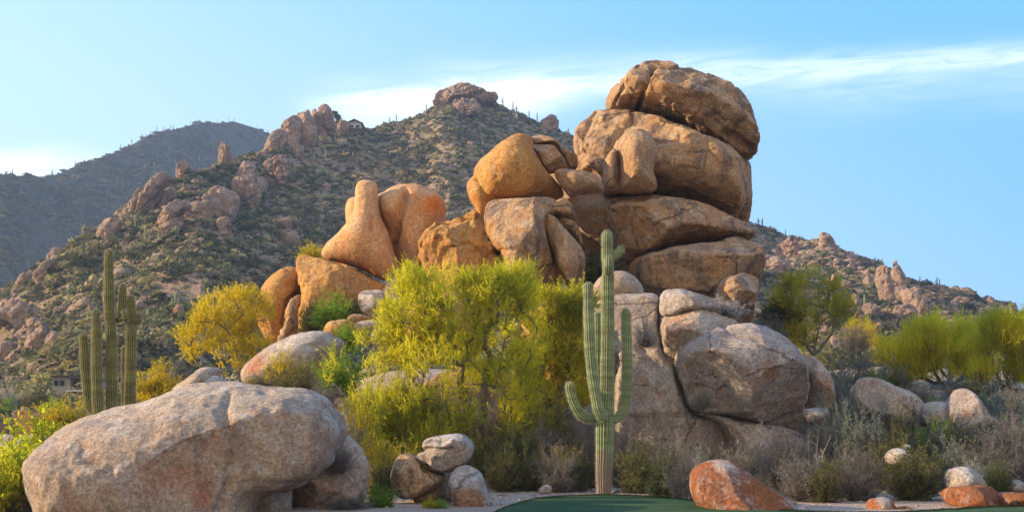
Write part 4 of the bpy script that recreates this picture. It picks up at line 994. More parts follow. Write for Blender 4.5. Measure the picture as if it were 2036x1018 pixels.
hs = empty('house', (c[0], c[1], c[2])); tag(hs, 'pink adobe wall block of a house at the left edge', 'house')
boxes('wall', [(-18 * sx, 18 * sx, 0, 4, -1., 42 * sx)], M['adobe'], hs)
boxes('parapet', [(-18.6 * sx, 18.6 * sx, -.06, 4.06, 42 * sx, 44 * sx)], M['adobe'], hs)
boxes('low_wall', [(-60 * sx, -18.2 * sx, -.8, 3, -1., 22 * sx)], M['adobedark'], hs)

# ------------------------------------------------------------------ saguaros
def column(pts, rad, nr, seg=.035, depth=.17):
    """a ribbed column along pts (3D) with radii rad; closes in a dome at the end"""
    P = catmull(np.array([list(p) + [r_] for p, r_ in zip(pts, rad)]), 14, False)
    L = np.concatenate([[0], np.cumsum(np.linalg.norm(np.diff(P[:, :3], axis=0), axis=1))])
    n = max(int(L[-1] / seg), 6); s = np.linspace(0, L[-1], n)
    C = np.stack([np.interp(s, L, P[:, k_]) for k_ in range(4)], 1)
    rt = C[-1, 3]; m = 7
    Tn = np.gradient(C[:, :3], axis=0); Tn /= np.linalg.norm(Tn, axis=1)[:, None]
    a = np.linspace(0, math.pi / 2, m + 1)[1:]
    dome = np.stack([*(C[-1, :3][:, None] + Tn[-1][:, None] * np.sin(a) * rt * 1.15), np.maximum(np.cos(a), .02) * rt], 1)
    C = np.concatenate([C, dome]); Tn = np.concatenate([Tn, np.tile(Tn[-1], (m, 1))])
    sl_ = np.arange(len(C)) * seg; sd_c = float(P[0, 0] * 13 + P[0, 2] * 7)
    C[:, 3] *= 1 + .045 * vnoise(np.stack([sl_ * 1.6 + sd_c, sl_ * 0, sl_ * 0], 1), 3) + .022 * vnoise(np.stack([sl_ * 6 + sd_c, sl_ * 0, sl_ * 0], 1), 4)
    u = np.cross([0, 1, 0.01], Tn[0]);
    if np.linalg.norm(u) < .1: u = np.array([1., 0, 0])
    u /= np.linalg.norm(u)
    na = nr * 6; th = np.linspace(0, 2 * math.pi, na, endpoint=False)
    prof = np.abs(np.cos(th * nr / 2)) ** 1.3
    V = []; hg = []
    for i in range(len(C)):
        u = u - Tn[i] * (u @ Tn[i]); u /= np.linalg.norm(u); v = np.cross(Tn[i], u)
        rr = C[i, 3] * (1 - depth + depth * prof)
        V.append(C[i, :3] + rr[:, None] * (np.cos(th)[:, None] * u + np.sin(th)[:, None] * v))
    V = np.concatenate(V); n = len(C)
    i = np.arange(n * na).reshape(n, na); j = np.roll(i, -1, 1)
    F = np.stack([i[:-1], j[:-1], j[1:], i[1:]], -1).reshape(-1, 4)
    return V, F, np.tile(prof, n), C
def spines(V, prof, na, r):
    rid = np.nonzero(prof > .97)[0]; rid = rid[r.random(len(rid)) < .55]
    return rid
def saguaro(name, label, Y, basepx, stems, mat, group=None, spine=True, sd=1):
    """stems: list of (name, z, [(u,v,dy)], [r px], ribs)"""
    base = W(basepx[0], basepx[1], Y)
    base[2] = min(base[2], g1(base[0], base[1])) if basepx[1] > 900 else base[2]
    root = empty(name, base); tag(root, label, 'cactus', group)
    r = np.random.default_rng(sd); sc = Y / FPX
    SV = []; 
    for (nm, z, pts, rad, nr) in stems:
        q = []
        for (u, v, dy) in pts:
            p = zp(z, [(u, v)])[0]; w = W(p[0], p[1], Y); w[1] += dy; q.append(w - base)
        zs = Z[z][2]
        V, F, prof, C = column(q, [x_ * zs * sc for x_ in rad], nr)
        hgt = V[:, 2] - (0 if basepx[1] > 900 else -9)
        V += fbm(V * 5 + sd, 2, sd)[:, None] * .006
        mesh_obj(nm, V, F, M[mat], root, attrs={'rib': prof, 'hgt': hgt})
        if spine:
            na = nr * 6; ci = np.arange(len(V)) // na
            cen = C[ci, :3]; out = V - cen; out /= np.maximum(np.linalg.norm(out, axis=1), 1e-6)[:, None]
            rid = np.nonzero((prof > .97) & (np.arange(len(V)) // na % 1 == 0))[0]
            for rep in range(3):
                d = out[rid] + r.normal(0, .5, (len(rid), 3)); d /= np.linalg.norm(d, axis=1)[:, None]
                ln = r.uniform(.025, .06, len(rid)); SV.append((V[rid], d, ln))
    if spine:
        p0 = np.concatenate([a for a, _, _ in SV]); d = np.concatenate([a for _, a, _ in SV]); ln = np.concatenate([a for _, _, a in SV])
        sd_ = np.cross(d, r.normal(size=d.shape)); sd_ /= np.linalg.norm(sd_, axis=1)[:, None]
        w = .0024
        V = np.stack([p0 - sd_ * w, p0 + sd_ * w, p0 + d * ln[:, None]], 1).reshape(-1, 3)
        tag(mesh_obj('spines', V, np.arange(len(V)).reshape(-1, 3), M['spine'], root, smooth=False), kind='stuff')
    return root
Z[20] = (1100, 440, 200 / 352); Z[21] = (120, 480, 200 / 566)
saguaro('saguaro', 'tall pale green many-armed saguaro standing at the edge of the green', 29.05, (1200, 987), [
    ('trunk', 20, [(177, 968, 0), (177, 880, 0), (180, 780, 0), (181, 700, 0), (188, 600, 0), (190, 450, 0), (191, 300, 0), (192, 200, 0), (192, 175, 0), (189, 120, 0), (188, 52, 0)],
     [25, 28, 31, 31, 26, 23, 21.5, 20.5, 19, 19.5, 18.5], 18),
    ('arm', 20, [(176, 690, -.25), (158, 665, -.3), (143, 600, -.3), (130, 500, -.28), (124, 400, -.25), (121, 300, -.25), (120, 236, -.25)], [18, 19.5, 19.5, 18.5, 18, 17.5, 16.5], 14),
    ('arm', 20, [(150, 688, .05), (120, 690, .0), (92, 672, -.05), (72, 635, -.05), (60, 600, -.05), (57, 577, -.05)], [14, 16, 17, 17, 15.5, 15], 12),
    ('arm', 20, [(178, 640, .3), (165, 580, .35), (160, 500, .35), (158, 400, .35), (157, 326, .35)], [11, 12.5, 12.5, 12, 11], 12),
    ('arm', 20, [(200, 690, .0), (222, 690, .05), (244, 665, .08), (257, 610, .08), (260, 520, .08), (258, 420, .08), (256, 322, .08)], [14, 16, 18, 18, 18, 17.5, 16.5], 14),
    ('arm', 20, [(190, 185, -.15), (190, 168, -.27), (190, 142, -.27)], [12, 15, 14.5], 12),
    ('arm', 20, [(205, 132, 0), (222, 115, -.02), (234, 102, -.02)], [11, 14, 13], 12)], 'cactus', sd=3)
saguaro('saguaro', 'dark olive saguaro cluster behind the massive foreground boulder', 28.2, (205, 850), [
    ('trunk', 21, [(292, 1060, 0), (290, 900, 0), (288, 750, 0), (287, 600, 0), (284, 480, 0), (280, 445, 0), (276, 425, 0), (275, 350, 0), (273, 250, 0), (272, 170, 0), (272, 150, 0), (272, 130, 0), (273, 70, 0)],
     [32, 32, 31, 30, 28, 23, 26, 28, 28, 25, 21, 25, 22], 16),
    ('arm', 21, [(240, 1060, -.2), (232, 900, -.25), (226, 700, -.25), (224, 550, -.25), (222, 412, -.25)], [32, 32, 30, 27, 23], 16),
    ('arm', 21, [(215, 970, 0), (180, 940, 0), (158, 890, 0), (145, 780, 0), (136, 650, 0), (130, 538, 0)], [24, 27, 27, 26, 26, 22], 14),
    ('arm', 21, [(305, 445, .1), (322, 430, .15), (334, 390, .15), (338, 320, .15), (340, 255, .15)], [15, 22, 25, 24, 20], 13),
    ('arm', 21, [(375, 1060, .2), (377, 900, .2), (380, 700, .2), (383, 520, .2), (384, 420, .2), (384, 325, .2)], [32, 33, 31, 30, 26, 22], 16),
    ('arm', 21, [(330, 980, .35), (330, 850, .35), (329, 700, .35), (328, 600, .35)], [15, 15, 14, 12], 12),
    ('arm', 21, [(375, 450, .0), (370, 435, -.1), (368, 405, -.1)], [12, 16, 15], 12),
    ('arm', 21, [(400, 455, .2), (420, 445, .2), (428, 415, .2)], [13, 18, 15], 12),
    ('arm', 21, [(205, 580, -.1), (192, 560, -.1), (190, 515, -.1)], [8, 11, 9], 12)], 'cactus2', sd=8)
# far saguaros on the slopes and crests
def far_saguaro(arms, sd):
    r = np.random.default_rng(sd)
    root = empty('saguaro', (0, 0, 0))
    V, F, pr, C = column([(0, 0, -.3), (0, 0, 1), (0, 0, 1.8), (0, 0, 2.6)], [.15, .19, .18, .15], 6, .4, .12)
    mesh_obj('trunk', V, F, M['cactus'], root, attrs={'rib': pr, 'hgt': V[:, 2] + 3})
    for k_ in range(arms):
        s = 1 if k_ % 2 else -1; z0 = r.uniform(.9, 1.4); z1 = z0 + r.uniform(.5, 1.)
        V, F, pr, C = column([(0, 0, z0), (s * .25, 0, z0 + .03), (s * .42, 0, z0 + .2), (s * .44, 0, z1)], [.1, .12, .12, .1], 6, .3, .12)
        mesh_obj('arm', V, F, M['cactus'], root, attrs={'rib': pr, 'hgt': V[:, 2] + 3})
    return root
fs = [far_saguaro(a, a + 5) for a in (0, 1, 2, 3)]
first = [True] * 4
spots = []
rs = random.Random(4)
crest = [(150, 1), (168, 0), (262, 2), (282, 1), (290, 0), (300, 1), (312, 0), (338, 0), (344, 1), (378, 0), (398, 1), (432, 0), (466, 1), (512, 0), (533, 1), (25, 0), (104, 1), (240, 0), (325, 0), (455, 0)]
for px, a in crest:
    D = float(I(px, MD)) - 1
    spots.append((px, None, D, a, .85 + rs.random() * .4, 'saguaro silhouetted on the crest of the dark left mountain', 'saguaros on the crest of the left mountain'))
for px, a in [(775, 1), (788, 0), (848, 0), (1000, 1), (1020, 0), (1027, 2), (1052, 0), (1068, 0), (1130, 1), (1508, 2), (1516, 1), (1562, 0), (1740, 0), (1863, 1), (1868, 0)]:
    D = float(I(px, HD)) - .5
    spots.append((px, None, D, a, .6 + rs.random() * .35, 'saguaro standing on the skyline of the nearer hill', 'saguaros on the skyline of the hill'))
for k_ in range(95):
    px = rs.choice([rs.uniform(60, 700), rs.uniform(560, 1140), rs.uniform(600, 1000), rs.uniform(1500, 1950)])
    D = float(I(px, HD)) * rs.uniform(.55, .97)
    spots.append((px, None, D, rs.choice([0, 0, 1, 1, 2, 3]), .45 + rs.random() * .4, 'saguaro rising out of the brush on the hillside', 'saguaros scattered over the hillside'))
for k_ in range(22):
    px = rs.uniform(20, 420); D = float(I(px, MD)) * rs.uniform(.72, .97)
    spots.append((px, None, D, rs.choice([0, 1]), .8 + rs.random() * .4, 'saguaro on the shaded face of the dark left mountain', 'saguaros on the face of the left mountain'))
for (px, _, D, a, s, lab, grp) in spots:
    x = (px - CX) / FPX * D; z = g1(x, D)
    if first[a]:
        o = fs[a]; first[a] = False; o.location = (x, D, z - .2); o.scale = (s, s, s * rs.uniform(.9, 1.3)); o.rotation_euler = (0, 0, rs.uniform(-.8, .8))
    else: o = copy_thing(fs[a], (x, D, z - .2), rs.uniform(-.8, .8), (s, s, s * rs.uniform(.9, 1.3)))
    tag(o, lab, 'cactus', grp)

# ------------------------------------------------------------------ trees and shrubs
def strips(p0, d, ln, w, r, bend=0.):
    """thin diamond leaves / needles"""
    d = d / np.maximum(np.linalg.norm(d, axis=1), 1e-9)[:, None]
    s = np.cross(d, r.normal(size=d.shape)); s /= np.maximum(np.linalg.norm(s, axis=1), 1e-9)[:, None]
    p1 = p0 + d * ln[:, None]; m = p0 + d * (ln * .45)[:, None]; w = w[:, None]
    V = np.stack([p0, m + s * w, p1, m - s * w], 1).reshape(-1, 3)
    return V, np.arange(len(p0) * 4).reshape(-1, 4)
def tubes(A, B, ra, rb, ns=5):
    d = B - A; d /= np.maximum(np.linalg.norm(d, axis=1), 1e-9)[:, None]
    u = np.cross(d, np.array([.3, .9, .2])); u /= np.maximum(np.linalg.norm(u, axis=1), 1e-9)[:, None]; v = np.cross(d, u)
    th = np.linspace(0, 2 * math.pi, ns, endpoint=False)
    ring = np.cos(th)[None, :, None] * u[:, None] + np.sin(th)[None, :, None] * v[:, None]
    V = np.concatenate([A[:, None] + ring * ra[:, None, None], B[:, None] + ring * rb[:, None, None]], 1).reshape(-1, 3)
    n = len(A); i = (np.arange(n) * 2 * ns)[:, None] + np.arange(ns)[None]; j = (np.arange(n) * 2 * ns)[:, None] + (np.arange(ns)[None] + 1) % ns
    return V, np.stack([i, j, j + ns, i + ns], -1).reshape(-1, 4)

def grow(r, pts, trunks, step=.28):
    """skeleton linking every crown point back to the trunk starts"""
    nodes = [np.zeros(3)]; par = [-1]; plen = [0.]
    for t in trunks:
        prev = 0; p = np.zeros(3); tgt = np.array(t, float); n = max(2, int(np.linalg.norm(tgt) / step))
        for k_ in range(1, n + 1):
            q = tgt * k_ / n; q = q + np.array([0, 0, 1]) * (-.12 * np.linalg.norm(tgt) * math.sin(math.pi * k_ / n)) + r.normal(0, .025, 3)
            nodes.append(q); par.append(prev); plen.append(plen[prev] + np.linalg.norm(q - nodes[prev])); prev = len(nodes) - 1
    order = np.argsort(np.linalg.norm(pts, axis=1)); tips = np.zeros(len(pts), int)
    for o_ in order:
        p = pts[o_]; A = np.array(nodes); dd = np.linalg.norm(A - p, axis=1)
        cost = dd + .22 * np.array(plen) + .6 * np.maximum(0, A[:, 2] - p[2]); cost[0] += 3
        b_ = int(np.argmin(cost)); q0 = nodes[b_]; D = np.linalg.norm(p - q0); n = max(1, int(D / step)); prev = b_
        side = r.normal(0, .09 * D, 3)
        for k_ in range(1, n + 1):
            f = k_ / n; q = q0 + (p - q0) * f + side * math.sin(math.pi * f) + np.array([0, 0, -.06 * D * math.sin(math.pi * f)]) + r.normal(0, .012, 3)
            if k_ == n: q = p
            nodes.append(q); par.append(prev); plen.append(plen[prev] + np.linalg.norm(q - nodes[prev])); prev = len(nodes) - 1
        tips[o_] = prev
    N = np.array(nodes); par = np.array(par); w = np.zeros(len(N)); w[tips] += 1
    for k_ in range(len(N) - 1, 0, -1): w[par[k_]] += w[k_]
    return N, par, np.maximum(w, 1)

def tree(name, label, base, crowns, trunks, seed, npts=200, per=200, mat='pv', bark='bark', r0=.0065, nl=.14, nw=.0055, up=.7, tw=.42, group=None, dens=.0, cat='tree', flat=.85, spread=.5, mat2=None, frac2=0.):
    """crowns: list of (cx,cy,cz, rx,ry,rz, weight) relative to base"""
    r = np.random.default_rng(seed)
    root = empty(name, base); tag(root, label, cat, group)
    wts = np.array([c[6] for c in crowns], float); wts /= wts.sum()
    pts = []; cen = []
    while len(pts) < npts:
        c = crowns[r.choice(len(crowns), p=wts)]
        d = r.normal(size=3); d /= np.linalg.norm(d); q = d * r.uniform(.25, 1.) ** .45
        p = np.array(c[:3]) + q * np.array(c[3:6])
        if p[2] < .25: continue
        if vnoise(np.array([p]) * 1.3 + seed, 5)[0] < dens - .45: continue
        pts.append(p); cen.append(np.array(c[:3]) - np.array([0, 0, c[5] * 1.1]))
    pts = np.array(pts); cen = np.array(cen)
    N, par, w = grow(r, pts, trunks)
    k_ = np.arange(1, len(N)); rad = r0 * w ** .47
    A, B = N[par[k_]], N[k_]
    V, F = tubes(A, B, np.minimum(rad[par[k_]], rad[k_] * 1.25), rad[k_], 6)
    mesh_obj('trunk', V, F, M[bark], root)
    # twiglets and leaves
    D = pts - cen; D /= np.linalg.norm(D, axis=1)[:, None]; D[:, 2] += up; D /= np.linalg.norm(D, axis=1)[:, None]
    nt = 12
    o0 = np.repeat(pts, nt, 0) + r.normal(0, .07, (npts * nt, 3)); dd = np.repeat(D, nt, 0) + r.normal(0, spread, (npts * nt, 3)); dd /= np.linalg.norm(dd, axis=1)[:, None]
    tl = r.uniform(.5, 1.25, len(o0)) * tw
    start = o0 - dd * (tl * .25)[:, None]
    tint_c = r.random(npts)
    tt = np.repeat(tint_c, nt)
    V1, F1 = strips(start, dd, tl * 1.2, np.full(len(o0), nw * 1.1), r)
    nn = max(1, per // nt)
    f = r.uniform(.12, 1.1, (len(o0), nn)); q = start[:, None] + dd[:, None] * (tl[:, None] * f)[:, :, None]
    q = q.reshape(-1, 3) + r.normal(0, .008, (len(o0) * nn, 3)); ld = np.repeat(dd, nn, 0) * .9 + r.normal(0, .55, (len(q), 3))
    V2, F2 = strips(q, ld, nl * r.uniform(.5, 1.2, len(q)), np.full(len(q), nw) * r.uniform(.7, 1.4, len(q)), r)
    tint = np.concatenate([np.repeat(tt, 4), np.repeat(np.clip(np.repeat(tt, nn) + r.normal(0, .15, len(q)), 0, 1), 4)])
    if mat2:
        pass
    mesh_obj('crown', np.concatenate([V1, V2]), np.concatenate([F1, F2 + len(V1)]), M[mat], root, attrs={'tint': tint}, smooth=False)
    return root

def solveY(px, py, lo=25.5, hi=70):
    y = np.linspace(lo, hi, 500); x = (px - CX) / FPX * y; zr = EYE + (HY - py) / FPX * y; g = G(x, y)
    ok = np.nonzero(g >= zr)[0]
    return float(y[ok[0]]) if len(ok) else hi
def basept(px, py, Y=None):
    if Y is None: Y = solveY(px, py)
    x = (px - CX) / FPX * Y
    return np.array([x, Y, EYE + (HY - py) / FPX * Y])
def crownpx(base, Y, L):
    """crown lumps given as pixels (cx, cy, rx, ry, weight) at the tree's distance"""
    out = []
    for (a, b_, rx, ry, w, *dy) in L:
        c = W(a, b_, Y) - base; s = Y / FPX
        out.append((c[0], dy[0] if dy else 0., c[2], rx * s, (rx * .8 + 12) * s, ry * s, w))
    return out
Y = 34.; B = basept(957, 900, Y); B[2] = min(B[2], g1(B[0], B[1]) + .05)
tree('palo_verde_tree', 'big feathery yellow-green palo verde tree in the centre, left of the tall saguaro', B, crownpx(B, Y, [
    (905, 625, 100, 85, 3.2), (985, 600, 80, 65, 2.6), (825, 640, 70, 60, 2., -.3), (760, 720, 70, 60, 2.1, -.4), (720, 780, 45, 50, .8, -.5), (860, 750, 85, 75, 2.2, -.8), (960, 700, 90, 80, 2.0, .6), (790, 830, 60, 50, 1.0, -.7), (1040, 680, 60, 70, 1.2), (735, 815, 55, 55, 1.8, -.7), (840, 825, 70, 45, 1.6, -.9), (1000, 775, 65, 60, 1.4, -.5), (700, 750, 45, 50, 1.4, -.4), (900, 820, 80, 50, 1.4, -.7), (980, 840, 60, 40, .9, -.6), (800, 570, 45, 40, 1.), (1010, 560, 50, 35, 1.)]),
    [(-.25, 0, .9), (.15, .1, 1.1), (.7, .1, .65), (-.5, -.1, 1.5), (.1, -.2, 2.)], 4, npts=720, per=50, mat='pv', nl=.14, nw=.0105, tw=.42, dens=.42, spread=.6)
Y = 35.6; B = basept(1100, 880, Y); B[2] = g1(B[0], B[1]) + .02
tree('palo_verde_tree', 'second yellow-green palo verde tree squeezed between the big one and the tall saguaro', B, crownpx(B, Y, [
    (1095, 610, 55, 45, 1.6), (1070, 690, 70, 70, 1.6), (1130, 680, 50, 90, 1.5), (1110, 780, 60, 60, 1.), (1140, 600, 40, 40, .8), (1040, 790, 40, 50, .5)]),
    [(-.3, 0, 1.1), (.3, 0, 1.3)], 9, npts=320, per=50, mat='pv', nl=.14, nw=.0105, tw=.4, dens=.4, spread=.6)
Y = 40.; B = basept(470, 768, Y); B[2] = min(B[2], g1(B[0], B[1]) + .3)
tree('palo_verde_tree', 'golden palo verde tree left of the slanting slab', B, crownpx(B, Y, [
    (440, 630, 55, 45, 2), (490, 620, 45, 40, 1.3), (400, 680, 45, 40, 1.3), (510, 680, 45, 45, 1), (450, 700, 60, 45, 1.2), (545, 650, 25, 40, .5)]),
    [(-.35, 0, 1.), (.1, 0, 1.2), (-.7, 0, .7)], 13, npts=170, per=60, mat='pvgold', nl=.13, nw=.009, tw=.38, dens=.3)
Y = 46.; B = basept(1618, 704, Y)
B[2] = min(B[2], 9); 
tree('palo_verde_tree', 'dark-branched palo verde with yellow patches behind the big round boulder', B, crownpx(B, Y, [
    (1580, 600, 45, 50, 1.5), (1640, 600, 50, 50, 1.7), (1565, 655, 28, 25, .8), (1620, 660, 70, 40, 1.6), (1670, 640, 35, 50, 1.), (1620, 690, 80, 22, 1.), (1610, 560, 40, 25, .6)]),
    [(-.35, 0, .8), (.2, 0, 1.), (.6, 0, .7)], 17, npts=210, per=40, mat='pvdark', bark='bark', nl=.15, nw=.011, tw=.46, dens=.3, r0=.007, spread=.65)
Y = 44.; B = basept(1885, 800, Y); B[2] = g1(B[0], B[1]) + .02
tree('palo_verde_tree', 'wide spiky bright yellow palo verde tree on the right slope', B, crownpx(B, Y, [
    (1820, 705, 60, 50, 1.8), (1870, 690, 70, 50, 2.), (1930, 710, 60, 55, 1.5), (1850, 755, 80, 45, 1.6), (1785, 710, 35, 25, .6), (1900, 770, 70, 40, 1.2), (1840, 785, 90, 24, 1.3), (1940, 790, 70, 22, .8)]),
    [(-.6, 0, .9), (.1, 0, 1.), (.7, 0, .8)], 21, npts=400, per=60, mat='pvyel', nl=.16, nw=.009, tw=.68, up=1.5, spread=.3, dens=.2)
Y = 41.; B = basept(2000, 830, Y); B[2] = g1(B[0], B[1]) + .02
tree('palo_verde_tree', 'tall olive yellow palo verde tree cut by the right border', B, crownpx(B, Y, [
    (1990, 690, 40, 50, 1.4), (2030, 700, 40, 60, 1.4), (1985, 770, 60, 45, 1.4), (2035, 790, 45, 50, 1.), (1990, 810, 60, 25, .8)]),
    [(-.4, 0, 1.), (.4, 0, 1.2)], 25, npts=240, per=72, mat='pvyel', nl=.16, nw=.009, tw=.65, up=1.4, spread=.3, dens=.2)
Y = 55.; B = basept(1716, 705, Y)
tree('palo_verde_tree', 'small golden palo verde sapling right of the dark-branched tree', B, crownpx(B, Y, [(1712, 665, 28, 28, 1), (1735, 690, 22, 16, .5)]), [(0, 0, .5)], 29, npts=50, per=120, mat='pvgold', nl=.12, nw=.006, tw=.34, cat='tree')
# little tree on the ridge beside the house
Y = float(I(668, HD)) - 2; B = basept(668, 246, Y)
tree('pine_tree', 'tiny bent dark tree between the ridge outcrop and the ridge house', B, crownpx(B, Y, [(666, 229, 4, 3, 1), (671, 237, 4, 2, 1)]), [(.1, 0, 1.5)], 33, npts=14, per=70, mat='dark', nl=.5, nw=.12, tw=.8, r0=.08)

# shrub prototypes, 1 m high and about 1 m across
def shrub(kind, seed):
    r = np.random.default_rng(seed)
    root = empty(kind[0], (0, 0, 0))
    _, mat, stemmat, ns, nb, per, nl, nw, leafy = kind
    d = r.normal(size=(ns, 3)); d[:, 2] = np.abs(d[:, 2]) + .35; d /= np.linalg.norm(d, axis=1)[:, None]
    L = r.uniform(.45, 1., ns) / np.maximum(.35, (np.abs(d[:, 2]) * 1.0 + (1 - d[:, 2]) * 1.9)) * 1.0
    A = r.normal(0, .05, (ns, 3)) * np.array([1, 1, 0]); K = 5
    SA, SB, ra, rb = [], [], [], []; path = [A]
    p = A; dd = d.copy()
    for k_ in range(K):
        dd = dd + r.normal(0, .13, dd.shape) + np.array([0, 0, .05]); dd /= np.linalg.norm(dd, axis=1)[:, None]
        q = p + dd * (L / K)[:, None]; SA.append(p); SB.append(q); ra.append(np.full(ns, .009 * (1 - k_ / K) + .002)); rb.append(np.full(ns, .009 * (1 - (k_ + 1) / K) + .002)); p = q; path.append(q)
    path = np.array(path)  # K+1, ns, 3
    # branchlets
    si = r.integers(0, ns, ns * nb); f = r.uniform(1.2, K, ns * nb); i0 = np.minimum(f.astype(int), K - 1); t = (f - i0)[:, None]
    bs = path[i0, si] * (1 - t) + path[i0 + 1, si] * t
    bd = d[si] + r.normal(0, .75, (len(si), 3)) + np.array([0, 0, .25]); bd /= np.linalg.norm(bd, axis=1)[:, None]
    bl = r.uniform(.08, .26, len(si))
    SA.append(bs); SB.append(bs + bd * bl[:, None]); ra.append(np.full(len(si), .003)); rb.append(np.full(len(si), .001))
    V, F = tubes(np.concatenate(SA), np.concatenate(SB), np.concatenate(ra), np.concatenate(rb), 3)
    mesh_obj('stems', V, F, M[stemmat], root)
    bt = r.random(len(si))
    f = r.uniform(.15, 1.05, (len(si), per)); q = (bs[:, None] + bd[:, None] * (bl[:, None] * f)[:, :, None]).reshape(-1, 3) + r.normal(0, .012, (len(si) * per, 3))
    ld = np.repeat(bd, per, 0) * (.8 if not leafy else .3) + r.normal(0, .6, (len(q), 3))
    V, F = strips(q, ld, nl * r.uniform(.5, 1.3, len(q)), nw * r.uniform(.6, 1.4, len(q)), r)
    mesh_obj('foliage', V, F, M[mat], root, attrs={'tint': np.repeat(np.clip(np.repeat(bt, per) + r.normal(0, .2, len(q)), 0, 1), 4)}, smooth=False)
    return root
KINDS = {  # name, leaf material, stem material, stems, branchlets per stem, leaves per branchlet, leaf length, width
    'green': ('shrub', 'green', 'barkgreen', 60, 14, 13, .055, .007, True),
    'olive': ('shrub', 'olive', 'bark', 60, 14, 12, .045, .008, True),
    'yellow': ('shrub', 'yellow', 'bark', 55, 13, 11, .055, .009, True),
    'pvbush': ('shrub', 'pv', 'barkgreen', 55, 13, 13, .085, .0045, False),
    'gold': ('shrub', 'pvgold', 'barkgreen', 55, 13, 13, .08, .005, False),
    'dark': ('shrub', 'dark', 'bark', 60, 14, 12, .05, .007, True),
    'blue': ('shrub', 'bluegrey', 'drygrey', 60, 14, 12, .05, .005, False),
    'dry': ('dry_shrub', 'drygrey', 'drygrey', 75, 14, 7, .09, .0028, False),
    'pale': ('brittlebush', 'pale', 'drygrey', 70, 10, 11, .035, .006, True),
    'leafy': ('shrub', 'yelgreen', 'barkgreen', 55, 11, 9, .07, .018, True),
    'grass': ('grass_clump', 'yellow', 'drygrey', 90, 4, 5, .10, .003, False)}
KP = {}; used = {}
def shr(kind, px, top, base, w, label, Y=None, onrock=False, grp=None, z=None, rz=None):
    if Y is None: Y = solveY(px, base)
    B = basept(px, base, Y)
    if not onrock: B[2] = g1(B[0], B[1]) - .03
    topz = EYE + (HY - top) / FPX * Y; h = max(topz - B[2], .15); wd = w / FPX * Y
    sd = (len(used) * 7) % 3
    key = (kind, sd)
    rzz = rz if rz is not None else (px * 1.37) % 6.28
    sc = (wd / 1.15, (wd * .8 + .25) / 1.15, h / .95)
    if key not in KP:
        KP[key] = shrub(KINDS[kind], 100 + sd * 11 + len(kind)); o = KP[key]; o.location = B; o.rotation_euler = (0, 0, rzz); o.scale = sc
    else: o = copy_thing(KP[key], B, rzz, sc)
    used[label] = 1
    cat = {'dry': 'shrub', 'grass': 'grass', 'pale': 'shrub'}.get(kind, 'bush')
    tag(o, label, cat, grp or 'shrubs of the desert slope')
    return o
# by the green, left of the saguaro
shr('olive', 1000, 878, 968, 95, 'rounded olive bush at the left end of the row behind the green', 30.4)
shr('olive', 1052, 872, 970, 95, 'olive bush second from the left in the row behind the green', 30.6)
shr('dry', 1105, 880, 975, 105, 'grey leafless shrub in the row left of the tall saguaro', 30.2)
shr('olive', 1150, 885, 978, 80, 'dim olive shrub touching the left side of the tall saguaro', 30.6)
shr('dark', 1030, 840, 950, 110, 'dark bush in the second row under the palo verde trunk', 32.)
shr('yellow', 1125, 865, 950, 60, 'small yellow-leaved shrub behind the grey leafless one', 31.8)
shr('dry', 1070, 830, 945, 110, 'dense grey twiggy shrub under the second palo verde', 32.6)
shr('dry', 1160, 800, 940, 90, 'tall brown twiggy shrub behind the far left arm of the saguaro', 33.)
shr('olive', 1010, 860, 940, 70, 'pale olive tuft against the forked trunk', 32.8)
# right of the saguaro
shr('olive', 1262, 872, 982, 110, 'dense olive bush directly right of the tall saguaro', 29.9)
shr('dark', 1320, 885, 990, 90, 'dark green bush between the saguaro and the rust-orange boulder', 28.4)
shr('dry', 1365, 870, 992, 85, 'bare grey shrub with arching twigs left of the rust-orange boulder', 27.6)
shr('dry', 1245, 820, 930, 90, 'brown twigs at the foot of the pale rock face beside the saguaro', 32.5)
shr('dry', 1330, 850, 960, 110, 'wispy grey shrub against the pale rock face', 31.)
shr('blue', 1400, 880, 960, 80, 'grey-green shrub behind the tip of the rust-orange boulder', 29.5)
# right thicket
shr('dry', 1490, 855, 955, 130, 'broad purple-grey twiggy shrub behind the rust-orange boulder', 29.5)
shr('dry', 1560, 850, 965, 130, 'tangled grey shrub right of the rust-orange boulder', 28.6)
shr('olive', 1640, 915, 992, 80, 'small dark green bush by the lower end of the rust-orange boulder', 26.6)
shr('dry', 1590, 895, 990, 110, 'silvery dry shrub in front of the low sloping slab', 27.)
shr('dry', 1700, 880, 995, 130, 'dark purplish dry shrub above the small white-topped rust rock', 27.2)
shr('olive', 1815, 880, 992, 150, 'large rounded olive bush in the centre of the lower right', 27.4)
shr('olive', 1770, 850, 960, 110, 'olive shrub left of the pale dome-topped stone', 31.2)
shr('olive', 1690, 815, 930, 130, 'rust-tinged olive shrub on the slope below the white-edged stone', 33.)
shr('green', 1855, 830, 925, 90, 'upright yellowish green shrub right of the pale dome-topped stone', 32.4)
shr('blue', 1640, 780, 900, 110, 'blue-grey shrub at the foot of the brown slab boulder', 34.5)
shr('dry', 1625, 830, 930, 100, 'straw coloured twigs in front of the blue-grey shrub', 32.5)
shr('blue', 1690, 690, 790, 140, 'large smooth blue-grey brush dome below the dark-branched tree', 41.5, True)
shr('blue', 1745, 705, 800, 120, 'blue-grey brush right of the large smooth dome', 42., True)
shr('blue', 1660, 725, 820, 100, 'blue-grey brush wrapping the slab boulder', 39., True)
shr('blue', 1790, 735, 800, 90, 'dim blue-grey shrub above the broad dusky boulder', 43., True)
shr('green', 1740, 735, 790, 60, 'small pale green shrub on top of the right slope', 41., True)
shr('blue', 1900, 860, 940, 120, 'silvery blue shrub in shade right of the olive bush', 31.)
